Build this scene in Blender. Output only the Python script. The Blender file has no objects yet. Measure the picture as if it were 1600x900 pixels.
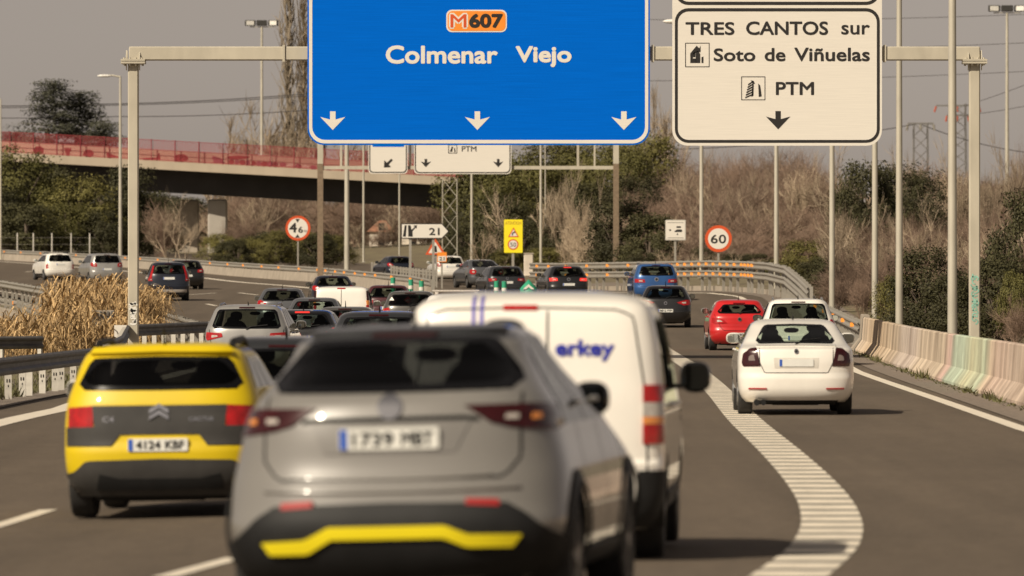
import bpy, bmesh, math, random
from mathutils import Vector, Matrix
R = math.radians
SC = bpy.context.scene
COL = SC.collection
random.seed(7)

# ------------------------------------------------------------------ camera, sky, sun, exposure
FPX = 10000.0            # focal length in pixels of a 1600 px wide picture (telephoto)
CAMZ = 1.93
cam_d = bpy.data.cameras.new('camera')
cam = bpy.data.objects.new('camera', cam_d); COL.objects.link(cam)
cam.location = (0, 0, CAMZ); cam.rotation_euler = (R(90), 0, 0)
cam_d.sensor_width = 36; cam_d.lens = 36 * FPX / 1600
cam_d.clip_start = 0.5; cam_d.clip_end = 9000
cam_d.dof.use_dof = True; cam_d.dof.focus_distance = 150; cam_d.dof.aperture_fstop = 4.0
SC.camera = cam

SUN_EL, SUN_AZ = 39.0, 222.0          # azimuth measured from +Y towards +X: behind the camera, to the left
w = bpy.data.worlds.new('World'); SC.world = w; w.use_nodes = True
nt = w.node_tree; nt.nodes.clear()
sky = nt.nodes.new('ShaderNodeTexSky'); sky.sky_type = 'NISHITA'; sky.sun_disc = False
sky.sun_elevation = R(SUN_EL); sky.sun_rotation = R(SUN_AZ)
sky.air_density = 1.0; sky.dust_density = 1.2; sky.ozone_density = 1.0; sky.altitude = 650
hs = nt.nodes.new('ShaderNodeHueSaturation'); hs.inputs['Saturation'].default_value = 0.12
mx = nt.nodes.new('ShaderNodeMix'); mx.data_type = 'RGBA'; mx.blend_type = 'MULTIPLY'
mx.inputs['Factor'].default_value = 1.0; mx.inputs[7].default_value = (1.03, 0.885, 0.785, 1)
bg = nt.nodes.new('ShaderNodeBackground'); bg.inputs['Strength'].default_value = 0.055
out = nt.nodes.new('ShaderNodeOutputWorld')
nt.links.new(sky.outputs[0], hs.inputs['Color']); nt.links.new(hs.outputs[0], mx.inputs[6])
nt.links.new(mx.outputs[2], bg.inputs[0]); nt.links.new(bg.outputs[0], out.inputs[0])

sd = bpy.data.lights.new('sun', 'SUN'); sd.energy = 5.0; sd.angle = R(0.5); sd.color = (1.0, 0.88, 0.70)
sun = bpy.data.objects.new('sun', sd); COL.objects.link(sun)
_a, _e = R(SUN_AZ), R(SUN_EL)
sun.rotation_euler = Vector((-math.sin(_a) * math.cos(_e), -math.cos(_a) * math.cos(_e), -math.sin(_e))).to_track_quat('-Z', 'Y').to_euler()
sun.location = (-60, -60, 80)
SC.view_settings.view_transform = 'Standard'; SC.view_settings.look = 'None'
SC.view_settings.exposure = 0.0; SC.view_settings.gamma = 1.0
try: SC.view_settings.use_curve_mapping = False
except Exception: pass
SC.render.engine = 'CYCLES'
SC.cycles.use_denoising = True
SC.cycles.max_bounces = 6; SC.cycles.transparent_max_bounces = 24
SC.cycles.sample_clamp_indirect = 8

# ------------------------------------------------------------------ helpers
def pchip(keys):
    xs = [k[0] for k in keys]; ys = [k[1] for k in keys]; n = len(xs)
    h = [xs[i+1]-xs[i] for i in range(n-1)]; dl = [(ys[i+1]-ys[i])/h[i] for i in range(n-1)]
    m = [0.0]*n
    m[0] = dl[0]; m[-1] = dl[-1]
    for i in range(1, n-1):
        if dl[i-1]*dl[i] <= 0: m[i] = 0
        else:
            w1 = 2*h[i]+h[i-1]; w2 = h[i]+2*h[i-1]
            m[i] = (w1+w2)/(w1/dl[i-1]+w2/dl[i])
    def f(x):
        if x <= xs[0]: return ys[0]
        if x >= xs[-1]: return ys[-1]
        i = 0
        while x > xs[i+1]: i += 1
        t = (x-xs[i])/h[i]; t2 = t*t; t3 = t2*t
        return ((2*t3-3*t2+1)*ys[i]+(t3-2*t2+t)*h[i]*m[i]+(-2*t3+3*t2)*ys[i+1]+(t3-t2)*h[i]*m[i+1])
    return f

def lin(keys):
    def f(x):
        if x <= keys[0][0]: return keys[0][1]
        for a, b in zip(keys, keys[1:]):
            if x <= b[0]: return a[1]+(b[1]-a[1])*(x-a[0])/(b[0]-a[0])
        return keys[-1][1]
    return f

def sm(t):
    t = min(1, max(0, t)); return t*t*(3-2*t)

_zp = pchip([(-200, .15), (33, .15), (45, .06), (56, 0), (130, 0), (185, .12), (235, .72), (286, 1.32), (330, 1.9),
             (385, 2.32), (416, 2.65), (450, 3.1), (520, 4.0), (600, 5.1), (800, 7.2), (3000, 12)])
# edges of the paved surface
XL = pchip([(-200, -9.0), (60, -8.4), (108, -8.2), (130, -8.0), (175, -7.9), (215, -11.4), (255, -16.6), (300, -23.3), (350, -32), (416, -46), (500, -70), (620, -115)])
XR = lin([(-200, 7.0), (20, 7.0), (87, 7.25), (106, 7.6), (149, 8.4), (184, 9.2), (230, 10.1), (262, 10.2), (276, 9.3), (288, 7.0), (300, 4.2), (330, 2.6), (385, .6), (430, -2.5), (480, -7), (540, -16), (620, -34)])
def G(x, y):
    z = _zp(y)-.03*max(0, min(-x-.7, 9))*sm((98-y)/36)
    z += 0.06*min(max(x, 0), 9)*sm((y-225)/40)
    r = XR(y)
    z += 1.6*sm((x-r-3)/45)*sm((y-90)/150)
    z += 1.5*sm((y-330)/260)*sm((x-max(r, -2)-4)/40)
    return z

def at(px, py, d): return Vector(((px-800)*d/FPX, d, CAMZ-(py-450)*d/FPX))
def gx(px, d):
    x = (px-800)*d/FPX; return Vector((x, d, G(x, d)))
def gp(px, py):
    """ground point seen at a pixel of the photograph"""
    lo, hi = 25.0, 640.0
    for _ in range(50):
        m = (lo+hi)/2; p = gx(px, m)
        if 450+(CAMZ-p.z)*FPX/m > py: lo = m
        else: hi = m
    return gx(px, lo)

class MB:
    def __init__(s): s.v = []; s.f = []; s.mi = []
    def add(s, vs, fs, mi=0):
        o = len(s.v); s.v += [tuple(v) for v in vs]; s.f += [tuple(i+o for i in f) for f in fs]; s.mi += [mi]*len(fs); return s
    def box(s, c, d, rz=0, mi=0, bev=0):
        x, y, z = d[0]/2, d[1]/2, d[2]/2
        if bev:
            b = min(bev, x*.9, y*.9, z*.9); vs = []
            for zz, k in ((-z, b), (-z+b, 0), (z-b, 0), (z, b)):
                for sx, sy, e in ((-1, -1, 0), (1, -1, 1), (1, 1, 0), (-1, 1, 1)):
                    p, q = (sx*(x-k), sy*(y-k-(b if not k else 0))), (sx*(x-k-(b if not k else 0)), sy*(y-k))
                    if k: p = (sx*(x-k-b*.3), sy*(y-k)); q = (sx*(x-k), sy*(y-k-b*.3))
                    vs += [(q[0], q[1], zz), (p[0], p[1], zz)] if not (e == 0) else [(p[0], p[1], zz), (q[0], q[1], zz)]
            # sort each ring by angle so that the loop is convex and ordered
            rings = []
            for k in range(4):
                r = vs[k*8:k*8+8]; r.sort(key=lambda v: math.atan2(v[1]/y, v[0]/x)); rings.append(r)
            vs = sum(rings, [])
            fs = [tuple(range(7, -1, -1)), tuple(range(24, 32))]
            for k in range(3):
                for i in range(8):
                    j = (i+1) % 8; fs.append((k*8+i, k*8+j, (k+1)*8+j, (k+1)*8+i))
        else:
            vs = [(sx*x, sy*y, sz*z) for sz in (-1, 1) for sx, sy in ((-1, -1), (1, -1), (1, 1), (-1, 1))]
            fs = [(3, 2, 1, 0), (4, 5, 6, 7)] + [(i, (i+1) % 4, 4+(i+1) % 4, 4+i) for i in range(4)]
        cz, sn = math.cos(rz), math.sin(rz)
        vs = [(c[0]+v[0]*cz-v[1]*sn, c[1]+v[0]*sn+v[1]*cz, c[2]+v[2]) for v in vs]
        return s.add(vs, fs, mi)
    def tube(s, pts, rad, n=8, cap=True, mi=0):
        pts = [Vector(p) for p in pts]; m = len(pts)
        if not isinstance(rad, (list, tuple)): rad = [rad]*m
        vs = []; fs = []
        for i, p in enumerate(pts):
            t = (pts[min(i+1, m-1)]-pts[max(i-1, 0)])
            t = t.normalized() if t.length > 1e-9 else Vector((0, 0, 1))
            a = t.cross(Vector((0, 0, 1))) if abs(t.z) < .95 else t.cross(Vector((0, 1, 0)))
            a.normalize(); b = t.cross(a)
            for k in range(n):
                an = 2*math.pi*k/n
                vs.append(p+a*(rad[i]*math.cos(an))+b*(rad[i]*math.sin(an)))
        for i in range(m-1):
            for k in range(n):
                j = (k+1) % n; fs.append((i*n+j, i*n+k, (i+1)*n+k, (i+1)*n+j))
        if cap: fs += [tuple(range(n)), tuple(range(m*n-1, (m-1)*n-1, -1))]
        return s.add(vs, fs, mi)
    def lathe(s, prof, n=24, axis='z', mi=0, c=(0, 0, 0)):
        """prof: list of (radius, height) around the axis"""
        vs = []; fs = []; m = len(prof)
        for (r, h) in prof:
            for k in range(n):
                a = 2*math.pi*k/n; u, v = r*math.cos(a), r*math.sin(a)
                vs.append({'z': (c[0]+u, c[1]+v, c[2]+h), 'x': (c[0]+h, c[1]+u, c[2]+v), 'y': (c[0]+v, c[1]+h, c[2]+u)}[axis])
        for i in range(m-1):
            for k in range(n):
                j = (k+1) % n; fs.append((i*n+k, i*n+j, (i+1)*n+j, (i+1)*n+k))
        fs += [tuple(range(n-1, -1, -1)), tuple(range((m-1)*n, m*n))]
        return s.add(vs, fs, mi)
    def loft(s, path, prof, flip=1, mi=0, caps=True, zs=None):
        """closed profile [(n,z)] swept along a ground path"""
        m = len(path); k = len(prof); vs = []; fs = []
        for i, p in enumerate(path):
            t = Vector(path[min(i+1, m-1)])-Vector(path[max(i-1, 0)]); t.z = 0; t.normalize()
            nn = Vector((t.y, -t.x, 0))*flip
            for (a, z) in prof: vs.append((p[0]+nn.x*a, p[1]+nn.y*a, p[2]+z))
        for i in range(m-1):
            for j in range(k):
                q = (j+1) % k; fs.append((i*k+j, i*k+q, (i+1)*k+q, (i+1)*k+j))
        if caps: fs += [tuple(range(k-1, -1, -1)), tuple(range((m-1)*k, m*k))]
        return s.add(vs, fs, mi)
    def poly(s, pts, y0, y1, mi=0):
        """outline [(x,z)] facing -Y, extruded from y0 (front) to y1"""
        n = len(pts); vs = [(p[0], y0, p[1]) for p in pts]+[(p[0], y1, p[1]) for p in pts]
        fs = [tuple(range(n)), tuple(range(2*n-1, n-1, -1))]+[(i, n+i, n+(i+1) % n, (i+1) % n) for i in range(n)]
        return s.add(vs, fs, mi)
    def ring(s, po, pi_, y0, y1, mi=0):
        n = len(po); vs = [(p[0], y0, p[1]) for p in po]+[(p[0], y0, p[1]) for p in pi_]+[(p[0], y1, p[1]) for p in po]+[(p[0], y1, p[1]) for p in pi_]
        fs = []
        for i in range(n):
            j = (i+1) % n
            fs += [(i, j, n+j, n+i), (i, 2*n+i, 2*n+j, j), (n+i, n+j, 3*n+j, 3*n+i)]
        return s.add(vs, fs, mi)

def rrect(x0, z0, x1, z1, r, n=6):
    pts = []
    for cx, cz, a0 in ((x1-r, z1-r, 0), (x0+r, z1-r, 90), (x0+r, z0+r, 180), (x1-r, z0+r, 270)):
        for k in range(n+1):
            a = R(a0+90*k/n); pts.append((cx+r*math.cos(a), cz+r*math.sin(a)))
    return pts
def circ(cx, cz, r, n=32): return [(cx+r*math.cos(2*math.pi*k/n), cz+r*math.sin(2*math.pi*k/n)) for k in range(n)]

def world_loc(o):
    v = Vector((0, 0, 0))
    while o: v += o.location; o = o.parent
    return v

def tag(o, label=None, cat=None, group=None, kind=None):
    if label: o['label'] = label
    if cat: o['category'] = cat
    if group: o['group'] = group
    if kind: o['kind'] = kind
    return o
def empty(name, loc, label, cat, group=None, rz=0):
    o = bpy.data.objects.new(name, None); COL.objects.link(o); o.location = loc; o.rotation_euler = (0, 0, rz)
    o.empty_display_size = .2
    return tag(o, label, cat, group)
def obj(name, mb, mat, parent=None, smooth=False, local=False, sharp=None, fix=True):
    me = bpy.data.meshes.new(name)
    v = mb.v
    if parent is not None and not local:
        L = world_loc(parent); v = [(a[0]-L.x, a[1]-L.y, a[2]-L.z) for a in v]
    me.from_pydata(v, [], mb.f); 
    for m in (mat if isinstance(mat, (list, tuple)) else [mat]): me.materials.append(m)
    if any(mb.mi):
        for p, k in zip(me.polygons, mb.mi): p.material_index = k
    bm = bmesh.new(); bm.from_mesh(me)
    if fix: bmesh.ops.recalc_face_normals(bm, faces=bm.faces)
    if smooth or sharp:
        an = R(sharp or 40)
        for f in bm.faces: f.smooth = True
        for e in bm.edges:
            if len(e.link_faces) == 2 and e.calc_face_angle(0) > an: e.smooth = False
    bm.to_mesh(me); bm.free()
    o = bpy.data.objects.new(name, me); COL.objects.link(o)
    if parent is not None: o.parent = parent
    return o
def kids(o): return [c for c in list(bpy.data.objects) if c.parent == o]
def copy_tree(o, loc, rz=None, sc=None, label=None, group=None, ch=None):
    c = o.copy(); COL.objects.link(c); c.location = loc
    if rz is not None: c.rotation_euler = (0, 0, rz)
    if sc is not None: c.scale = sc if isinstance(sc, (tuple, list)) else (sc, sc, sc)
    if label: c['label'] = label
    if group: c['group'] = group
    for k in (ch if ch is not None else kids(o)):
        q = k.copy(); COL.objects.link(q); q.parent = c
    return c

# ------------------------------------------------------------------ materials
def mat(name, col, rough=.6, metal=0, var=.12, scale=6, bump=0, bscale=60, coat=0, coords='Object', stretch=(1, 1, 1), col2=None, spec=.5, emit=None, estr=0, detail=6, back=None, island=0):
    m = bpy.data.materials.new(name); m.use_nodes = True; t = m.node_tree; n = t.nodes; l = t.links
    b = n['Principled BSDF']; b.inputs['Roughness'].default_value = rough; b.inputs['Metallic'].default_value = metal
    b.inputs['Specular IOR Level'].default_value = spec
    if coat: b.inputs['Coat Weight'].default_value = coat; b.inputs['Coat Roughness'].default_value = .03
    tc = n.new('ShaderNodeTexCoord'); mp = n.new('ShaderNodeMapping'); mp.inputs['Scale'].default_value = stretch
    l.new(tc.outputs[coords], mp.inputs[0])
    nz = n.new('ShaderNodeTexNoise'); nz.inputs['Scale'].default_value = scale; nz.inputs['Detail'].default_value = detail
    l.new(mp.outputs[0], nz.inputs['Vector'])
    rp = n.new('ShaderNodeValToRGB'); rp.color_ramp.elements[0].position = .3; rp.color_ramp.elements[1].position = .7
    c1 = tuple(max(0, c*(1-var)) for c in col)+(1,); c2 = tuple(min(1, c*(1+var)) for c in (col2 or col))+(1,)
    rp.color_ramp.elements[0].color = c1; rp.color_ramp.elements[1].color = c2
    l.new(nz.outputs['Fac'], rp.inputs[0])
    outc = rp.outputs[0]
    if island:
        oi = n.new('ShaderNodeObjectInfo'); gi = n.new('ShaderNodeNewGeometry'); ad = n.new('ShaderNodeMath'); ad.operation = 'MULTIPLY_ADD'
        l.new(gi.outputs['Random Per Island'], ad.inputs[0]); ad.inputs[1].default_value = island; ad.inputs[2].default_value = 1-island/2
        ad2 = n.new('ShaderNodeMath'); ad2.operation = 'MULTIPLY_ADD'; l.new(oi.outputs['Random'], ad2.inputs[0]); ad2.inputs[1].default_value = .5; ad2.inputs[2].default_value = .72
        ml = n.new('ShaderNodeMath'); ml.operation = 'MULTIPLY'; l.new(ad.outputs[0], ml.inputs[0]); l.new(ad2.outputs[0], ml.inputs[1])
        vm = n.new('ShaderNodeVectorMath'); vm.operation = 'SCALE'; l.new(outc, vm.inputs[0]); l.new(ml.outputs[0], vm.inputs['Scale']); outc = vm.outputs[0]
    if back is not None:
        g = n.new('ShaderNodeNewGeometry'); k = n.new('ShaderNodeMix'); k.data_type = 'RGBA'
        l.new(g.outputs['Backfacing'], k.inputs[0]); l.new(outc, k.inputs[6]); k.inputs[7].default_value = back+(1,); outc = k.outputs[2]
    l.new(outc, b.inputs['Base Color'])
    if bump:
        nb = n.new('ShaderNodeTexNoise'); nb.inputs['Scale'].default_value = bscale; nb.inputs['Detail'].default_value = 8
        l.new(tc.outputs[coords], nb.inputs['Vector'])
        bp = n.new('ShaderNodeBump'); bp.inputs['Strength'].default_value = bump; bp.inputs['Distance'].default_value = .02
        l.new(nb.outputs['Fac'], bp.inputs['Height']); l.new(bp.outputs[0], b.inputs['Normal'])
    if emit: b.inputs['Emission Color'].default_value = emit+(1,); b.inputs['Emission Strength'].default_value = estr
    return m
def glass_mat(name, tint, gloss=.06):
    m = bpy.data.materials.new(name); m.use_nodes = True; t = m.node_tree; n = t.nodes; l = t.links; n.clear()
    o = n.new('ShaderNodeOutputMaterial'); mxs = n.new('ShaderNodeMixShader'); tr = n.new('ShaderNodeBsdfTransparent'); gl = n.new('ShaderNodeBsdfGlossy')
    tr.inputs[0].default_value = tint+(1,); gl.inputs['Roughness'].default_value = .03; gl.inputs[0].default_value = (.9, .9, .9, 1)
    lw = n.new('ShaderNodeLayerWeight'); pw = n.new('ShaderNodeMath'); pw.operation = 'POWER'; pw.inputs[1].default_value = 4.5; fr = n.new('ShaderNodeMath'); fr.operation = 'MULTIPLY_ADD'; fr.inputs[1].default_value = .9; fr.inputs[2].default_value = .018
    l.new(lw.outputs['Facing'], pw.inputs[0]); l.new(pw.outputs[0], fr.inputs[0]); l.new(fr.outputs[0], mxs.inputs[0]); l.new(tr.outputs[0], mxs.inputs[1]); l.new(gl.outputs[0], mxs.inputs[2]); l.new(mxs.outputs[0], o.inputs[0])
    return m

def grain(m, scale, lo, hi, stretch=(1, 1, 1), coords='Object', rough=.6):
    t = m.node_tree; n = t.nodes; l = t.links; b = n['Principled BSDF']; src = b.inputs['Base Color'].links[0].from_socket
    tc = n.new('ShaderNodeTexCoord'); mp = n.new('ShaderNodeMapping'); mp.inputs['Scale'].default_value = stretch; l.new(tc.outputs[coords], mp.inputs[0])
    nz = n.new('ShaderNodeTexNoise'); nz.inputs['Scale'].default_value = scale; nz.inputs['Detail'].default_value = 4; nz.inputs['Roughness'].default_value = rough; l.new(mp.outputs[0], nz.inputs['Vector'])
    r = n.new('ShaderNodeMapRange'); r.inputs[1].default_value = .3; r.inputs[2].default_value = .7; r.inputs[3].default_value = lo; r.inputs[4].default_value = hi; l.new(nz.outputs['Fac'], r.inputs[0])
    vm = n.new('ShaderNodeVectorMath'); vm.operation = 'SCALE'; l.new(src, vm.inputs[0]); l.new(r.outputs[0], vm.inputs['Scale']); l.new(vm.outputs[0], b.inputs['Base Color'])
    return m
M = {}
M['glass'] = glass_mat('tinted_glass', (.36, .40, .37))
M['glass_dark'] = glass_mat('privacy_glass', (.06, .06, .065))
M['glass_clear'] = glass_mat('clear_glass', (.72, .80, .74))
M['black'] = mat('black_plastic', (.011, .011, .0115), .6, var=.25, spec=.3)
M['frit'] = mat('black_glass_edge', (.006, .006, .007), .2, spec=.2)
M['gloss_black'] = mat('gloss_black', (.012, .012, .013), .2, coat=.5)
M['dgrey'] = mat('grey_plastic', (.040, .038, .036), .6, var=.15, spec=.35)
M['gap'] = mat('panel_gap', (.004, .004, .004), .9)
M['tyre'] = mat('tyre_rubber', (.02, .019, .018), .85, var=.3, scale=20)
M['rim'] = mat('alloy_rim', (.30, .30, .30), .35, .8)
M['chrome'] = mat('chrome', (.7, .7, .7), .12, 1)
M['mirror'] = mat('mirror_glass', (.5, .54, .54), .03, 1, var=.02)
M['mirror_dark_reflection'] = mat('mirror_glass_dark_reflection', (.07, .08, .085), .05, 1, var=.02)  # dark colour stands in for the dark surroundings this mirror would reflect
M['smoke_lens'] = mat('smoked_lens', (.20, .16, .145), .2, coat=.5)
M['seat'] = mat('seat_fabric', (.03, .03, .032), .9, var=.3)
M['plate'] = mat('plate_white', (.72, .72, .68), .35, var=.05)
M['plate_blue'] = mat('plate_blue', (.03, .10, .45), .4)
M['plate_ink'] = mat('plate_ink', (.02, .02, .02), .5)
M['red_lens'] = mat('red_lens', (.36, .007, .008), .22, coat=.5, var=.35, scale=14)
M['dark_lens'] = mat('dark_red_lens', (.032, .002, .003), .2, coat=.4, var=.3, scale=12)
M['lit_lens'] = mat('lit_brake_lens', (.5, .02, .02), .15, coat=1, emit=(1, .05, .03), estr=.9)
M['amber_lens'] = mat('amber_lens', (.75, .27, .06), .2, coat=1)
M['clear_lens'] = mat('clear_lens', (.46, .42, .38), .12, coat=1, var=.2, scale=20)
M['reflector'] = mat('red_reflector', (.32, .010, .010), .55)
M['opening'] = mat('window_opening', (.02, .02, .02), .9)
def paint(name, c, coat=1, rough=.35, metal=0, dirt=.1): return mat(name, c, rough, metal, var=dirt, scale=2.2, coat=coat, back=(.03, .03, .03), detail=3)
# ------------------------------------------------------------------ text
_tc = {}
def text_mb(s, bold=0.0, depth=.004):
    key = (s, bold)
    if key not in _tc:
        cu = bpy.data.curves.new('t', 'FONT'); cu.body = s; cu.offset = bold; cu.extrude = .5; cu.resolution_u = 4; cu.size = 1
        ob = bpy.data.objects.new('t', cu); COL.objects.link(ob); bpy.context.view_layer.update()
        me = bpy.data.meshes.new_from_object(ob.evaluated_get(bpy.context.evaluated_depsgraph_get()))
        vs = [tuple(v.co) for v in me.vertices]; fs = [tuple(p.vertices) for p in me.polygons]
        bpy.data.objects.remove(ob); bpy.data.curves.remove(cu); bpy.data.meshes.remove(me)
        _tc[key] = (vs, fs)
    return _tc[key]
def text_fit(mb, s, x0, x1, z0, z1, y, bold=0.0, depth=.004, skew=0, mi=0):
    """put the words so that their outline box is exactly x0..x1, z0..z1, front face at y-depth"""
    vs, fs = text_mb(s, 0)
    ax = min(v[0] for v in vs); bx = max(v[0] for v in vs); az = min(v[1] for v in vs); bz = max(v[1] for v in vs)
    r_ = bold*(z1-z0)*1.3
    for k in range(7 if bold > 0 else 1):
        dx, dz = (r_*math.cos(k*math.pi/3), r_*math.sin(k*math.pi/3)) if k < 6 and bold > 0 else (0, 0)
        o = [(x0+r_+(v[0]-ax)/(bx-ax)*(x1-x0-2*r_)+dx, y-depth*(v[2]+.5)-k*.0003, z0+r_+(v[1]-az)/(bz-az)*(z1-z0-2*r_)+dz) for v in vs]
        mb.add(o, fs, mi)
    return mb

# ------------------------------------------------------------------ cars
# templates: (height fraction, half-width fraction, rear y, distance of front from the nose)
PROF = {
 'hatch': [(.135, .84, .16, .22), (.2, .93, .07, .10), (.30, .985, .01, .03), (.40, 1., 0, 0), (.435, 1., .03, .0), (.54, .998, .05, .10), (.60, .992, .07, .42), (.65, .98, .085, .88), (.69, .955, .12, 1.12),
           (.80, .865, .26, 1.5), (.90, .78, .40, 1.88), (.945, .735, .46, 2.1), (.975, .66, .56, 2.35), (.992, .54, .80, 2.55), (1., .36, 1.1, 2.75)],
 'suv':   [(.15, .86, .16, .22), (.21, .94, .07, .10), (.30, .99, .01, .03), (.40, 1., 0, 0), (.43, 1., .03, .0), (.54, .998, .04, .06), (.61, .99, .055, .40), (.655, .98, .07, .85), (.69, .96, .09, 1.1),
           (.80, .88, .20, 1.45), (.90, .81, .30, 1.8), (.945, .77, .35, 2.0), (.975, .70, .43, 2.25), (.992, .58, .70, 2.5), (1., .38, 1.1, 2.7)],
 'mpv':   [(.14, .86, .14, .22), (.2, .94, .06, .10), (.30, .99, .01, .03), (.40, 1., 0, 0), (.43, 1., .02, .0), (.54, .998, .035, .06), (.60, .99, .05, .35), (.65, .98, .06, .75), (.69, .965, .08, 1.0),
           (.80, .90, .15, 1.3), (.90, .835, .22, 1.65), (.945, .79, .27, 1.85), (.975, .72, .36, 2.1), (.992, .60, .65, 2.4), (1., .40, 1.1, 2.6)],
 'sedan': [(.135, .86, .17, .22), (.19, .94, .07, .10), (.28, .985, .01, .03), (.40, 1., 0, 0), (.43, 1., .02, 0), (.54, 1., .02, .10), (.60, .993, .03, .45), (.65, .985, .045, .88), (.685, .97, .06, 1.12),
           (.705, .945, .12, 1.2), (.725, .925, .38, 1.28), (.80, .86, .66, 1.52), (.90, .775, 1.06, 1.9), (.945, .73, 1.24, 2.1), (.975, .66, 1.42, 2.3), (.992, .55, 1.62, 2.45), (1., .38, 1.9, 2.62)],
 'van':   [(.12, .88, .12, .20), (.17, .95, .05, .10), (.26, .99, .01, .03), (.36, 1., 0, 0), (.38, 1., .05, 0), (.45, 1., .05, .08), (.54, .998, .055, .45), (.60, .99, .06, .85), (.64, .985, .065, 1.05),
           (.76, .965, .085, 1.4), (.88, .92, .12, 1.8), (.93, .885, .15, 2.0), (.965, .82, .22, 2.2), (.988, .70, .40, 2.45), (1., .45, .8, 2.7)],
 'coupe': [(.16, .86, .20, .22), (.21, .945, .09, .10), (.29, .99, .02, .03), (.36, 1., 0, 0), (.40, 1., .03, 0), (.50, .985, .07, .08), (.56, .965, .10, .34), (.62, .94, .115, .70), (.665, .925, .13, .98), (.71, .90, .15, 1.2),
           (.77, .835, .20, 1.42), (.80, .80, .27, 1.52), (.90, .70, .56, 1.9), (.945, .665, .68, 2.05), (.972, .61, .86, 2.2), (.992, .50, 1.2, 2.4), (1., .34, 1.5, 2.55)],
}
class Body:
    def __init__(s, kind, L, W, H, n=3.6, cr=.55, cf=.75, wk=None):
        s.L, s.W, s.H, s.n = L, W, H, n
        P = PROF[kind]
        s.w = pchip([(p[0]*H, p[1]*W) for p in P]); s.yr = pchip([(p[0]*H, p[2]) for p in P]); s.yf = pchip([(p[0]*H, L-p[3]) for p in P])
        s.z0, s.z1 = P[0][0]*H, H; s.crk, s.cfk = cr, cf
        s.keyz = [p[0]*H for p in P]
    def cr(s, z): return min(s.crk, .32*(s.yf(z)-s.yr(z)))
    def cf(s, z): return min(s.cfk, .34*(s.yf(z)-s.yr(z)))
    def rear(s, x, z):
        t = min(abs(x)/s.w(z), .9995); return s.yr(z)+s.cr(z)*(1-(1-t**s.n)**(1/s.n))
    def front(s, x, z):
        t = min(abs(x)/s.w(z), .9995); return s.yf(z)-s.cf(z)*(1-(1-t**s.n)**(1/s.n))
    def side(s, y, z):
        a, b = s.yr(z), s.yf(z); ca, cb = s.cr(z), s.cf(z)
        if y < a+ca: u = min(1, max(0, 1-(y-a)/ca)); return s.w(z)*max(0, 1-u**s.n)**(1/s.n)
        if y > b-cb: u = min(1, max(0, 1-(b-y)/cb)); return s.w(z)*max(0, 1-u**s.n)**(1/s.n)
        return s.w(z)
    # surface maps with an outward offset
    def R(s, x, z, o):
        e = .01; y = s.rear(x, z)
        dx = (s.rear(x+e, z)-s.rear(x-e, z))/(2*e); dz = (s.rear(x, z+e)-s.rear(x, z-e))/(2*e)
        dx = max(-4, min(4, dx)); dz = max(-3, min(3, dz))
        n = Vector((dx, -1, dz)).normalized(); return (x+n.x*o, y+n.y*o, z+n.z*o)
    def F(s, x, z, o):
        e = .01; y = s.front(x, z); dz = (s.front(x, z+e)-s.front(x, z-e))/(2*e); dx = (s.front(x+e, z)-s.front(x-e, z))/(2*e)
        dx = max(-4, min(4, dx)); dz = max(-3, min(3, dz)); n = Vector((-dx, 1, -dz)).normalized(); return (x+n.x*o, y+n.y*o, z+n.z*o)
    def S(s, sg):
        def f(y, z, o):
            e = .01; x = s.side(y, z); dz = (s.side(y, z+e)-s.side(y, z-e))/(2*e); dz = max(-3, min(3, dz))
            dy = max(-3, min(3, (s.side(y+e, z)-s.side(y-e, z))/(2*e)))
            n = Vector((1, -dy, -dz)).normalized(); return (sg*(x+n.x*o), y+n.y*o, z+n.z*o)
        return f

def resample(pl, n):
    d = [0]
    for a, b in zip(pl, pl[1:]): d.append(d[-1]+math.hypot(b[0]-a[0], b[1]-a[1]))
    out = []; k = 0
    for i in range(n+1):
        t = d[-1]*i/n
        while k < len(d)-2 and d[k+1] < t: k += 1
        s_ = d[k+1]-d[k]; u = (t-d[k])/s_ if s_ > 1e-9 else 0
        out.append((pl[k][0]+(pl[k+1][0]-pl[k][0])*u, pl[k][1]+(pl[k+1][1]-pl[k][1])*u))
    return out
def patch(mb, f, A, B, nu=16, nv=5, o=.006, th=.03, mi=0):
    """panel between two outline curves laid on the body surface f, o proud of it, edges turned in by th"""
    A = resample(A, nu); B = resample(B, nu); vs = []; fs = []; W_ = nu+1
    def P(u, v): return (A[u][0]+(B[u][0]-A[u][0])*v/nv, A[u][1]+(B[u][1]-A[u][1])*v/nv)
    for v in range(nv+1):
        for u in range(W_): p = P(u, v); vs.append(f(p[0], p[1], o))
    for v in range(nv):
        for u in range(nu): fs.append((v*W_+u, v*W_+u+1, (v+1)*W_+u+1, (v+1)*W_+u))
    edge = [(u, 0) for u in range(W_)]+[(nu, v) for v in range(1, nv+1)]+[(u, nv) for u in range(nu-1, -1, -1)]+[(0, v) for v in range(nv-1, 0, -1)]
    b0 = len(vs)
    for (u, v) in edge: p = P(u, v); vs.append(f(p[0], p[1], o-th))
    m = len(edge)
    for i in range(m):
        j = (i+1) % m; a = edge[i][1]*W_+edge[i][0]; b = edge[j][1]*W_+edge[j][0]; fs.append((a, b0+i, b0+j, b))
    return mb.add(vs, fs, mi)
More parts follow.
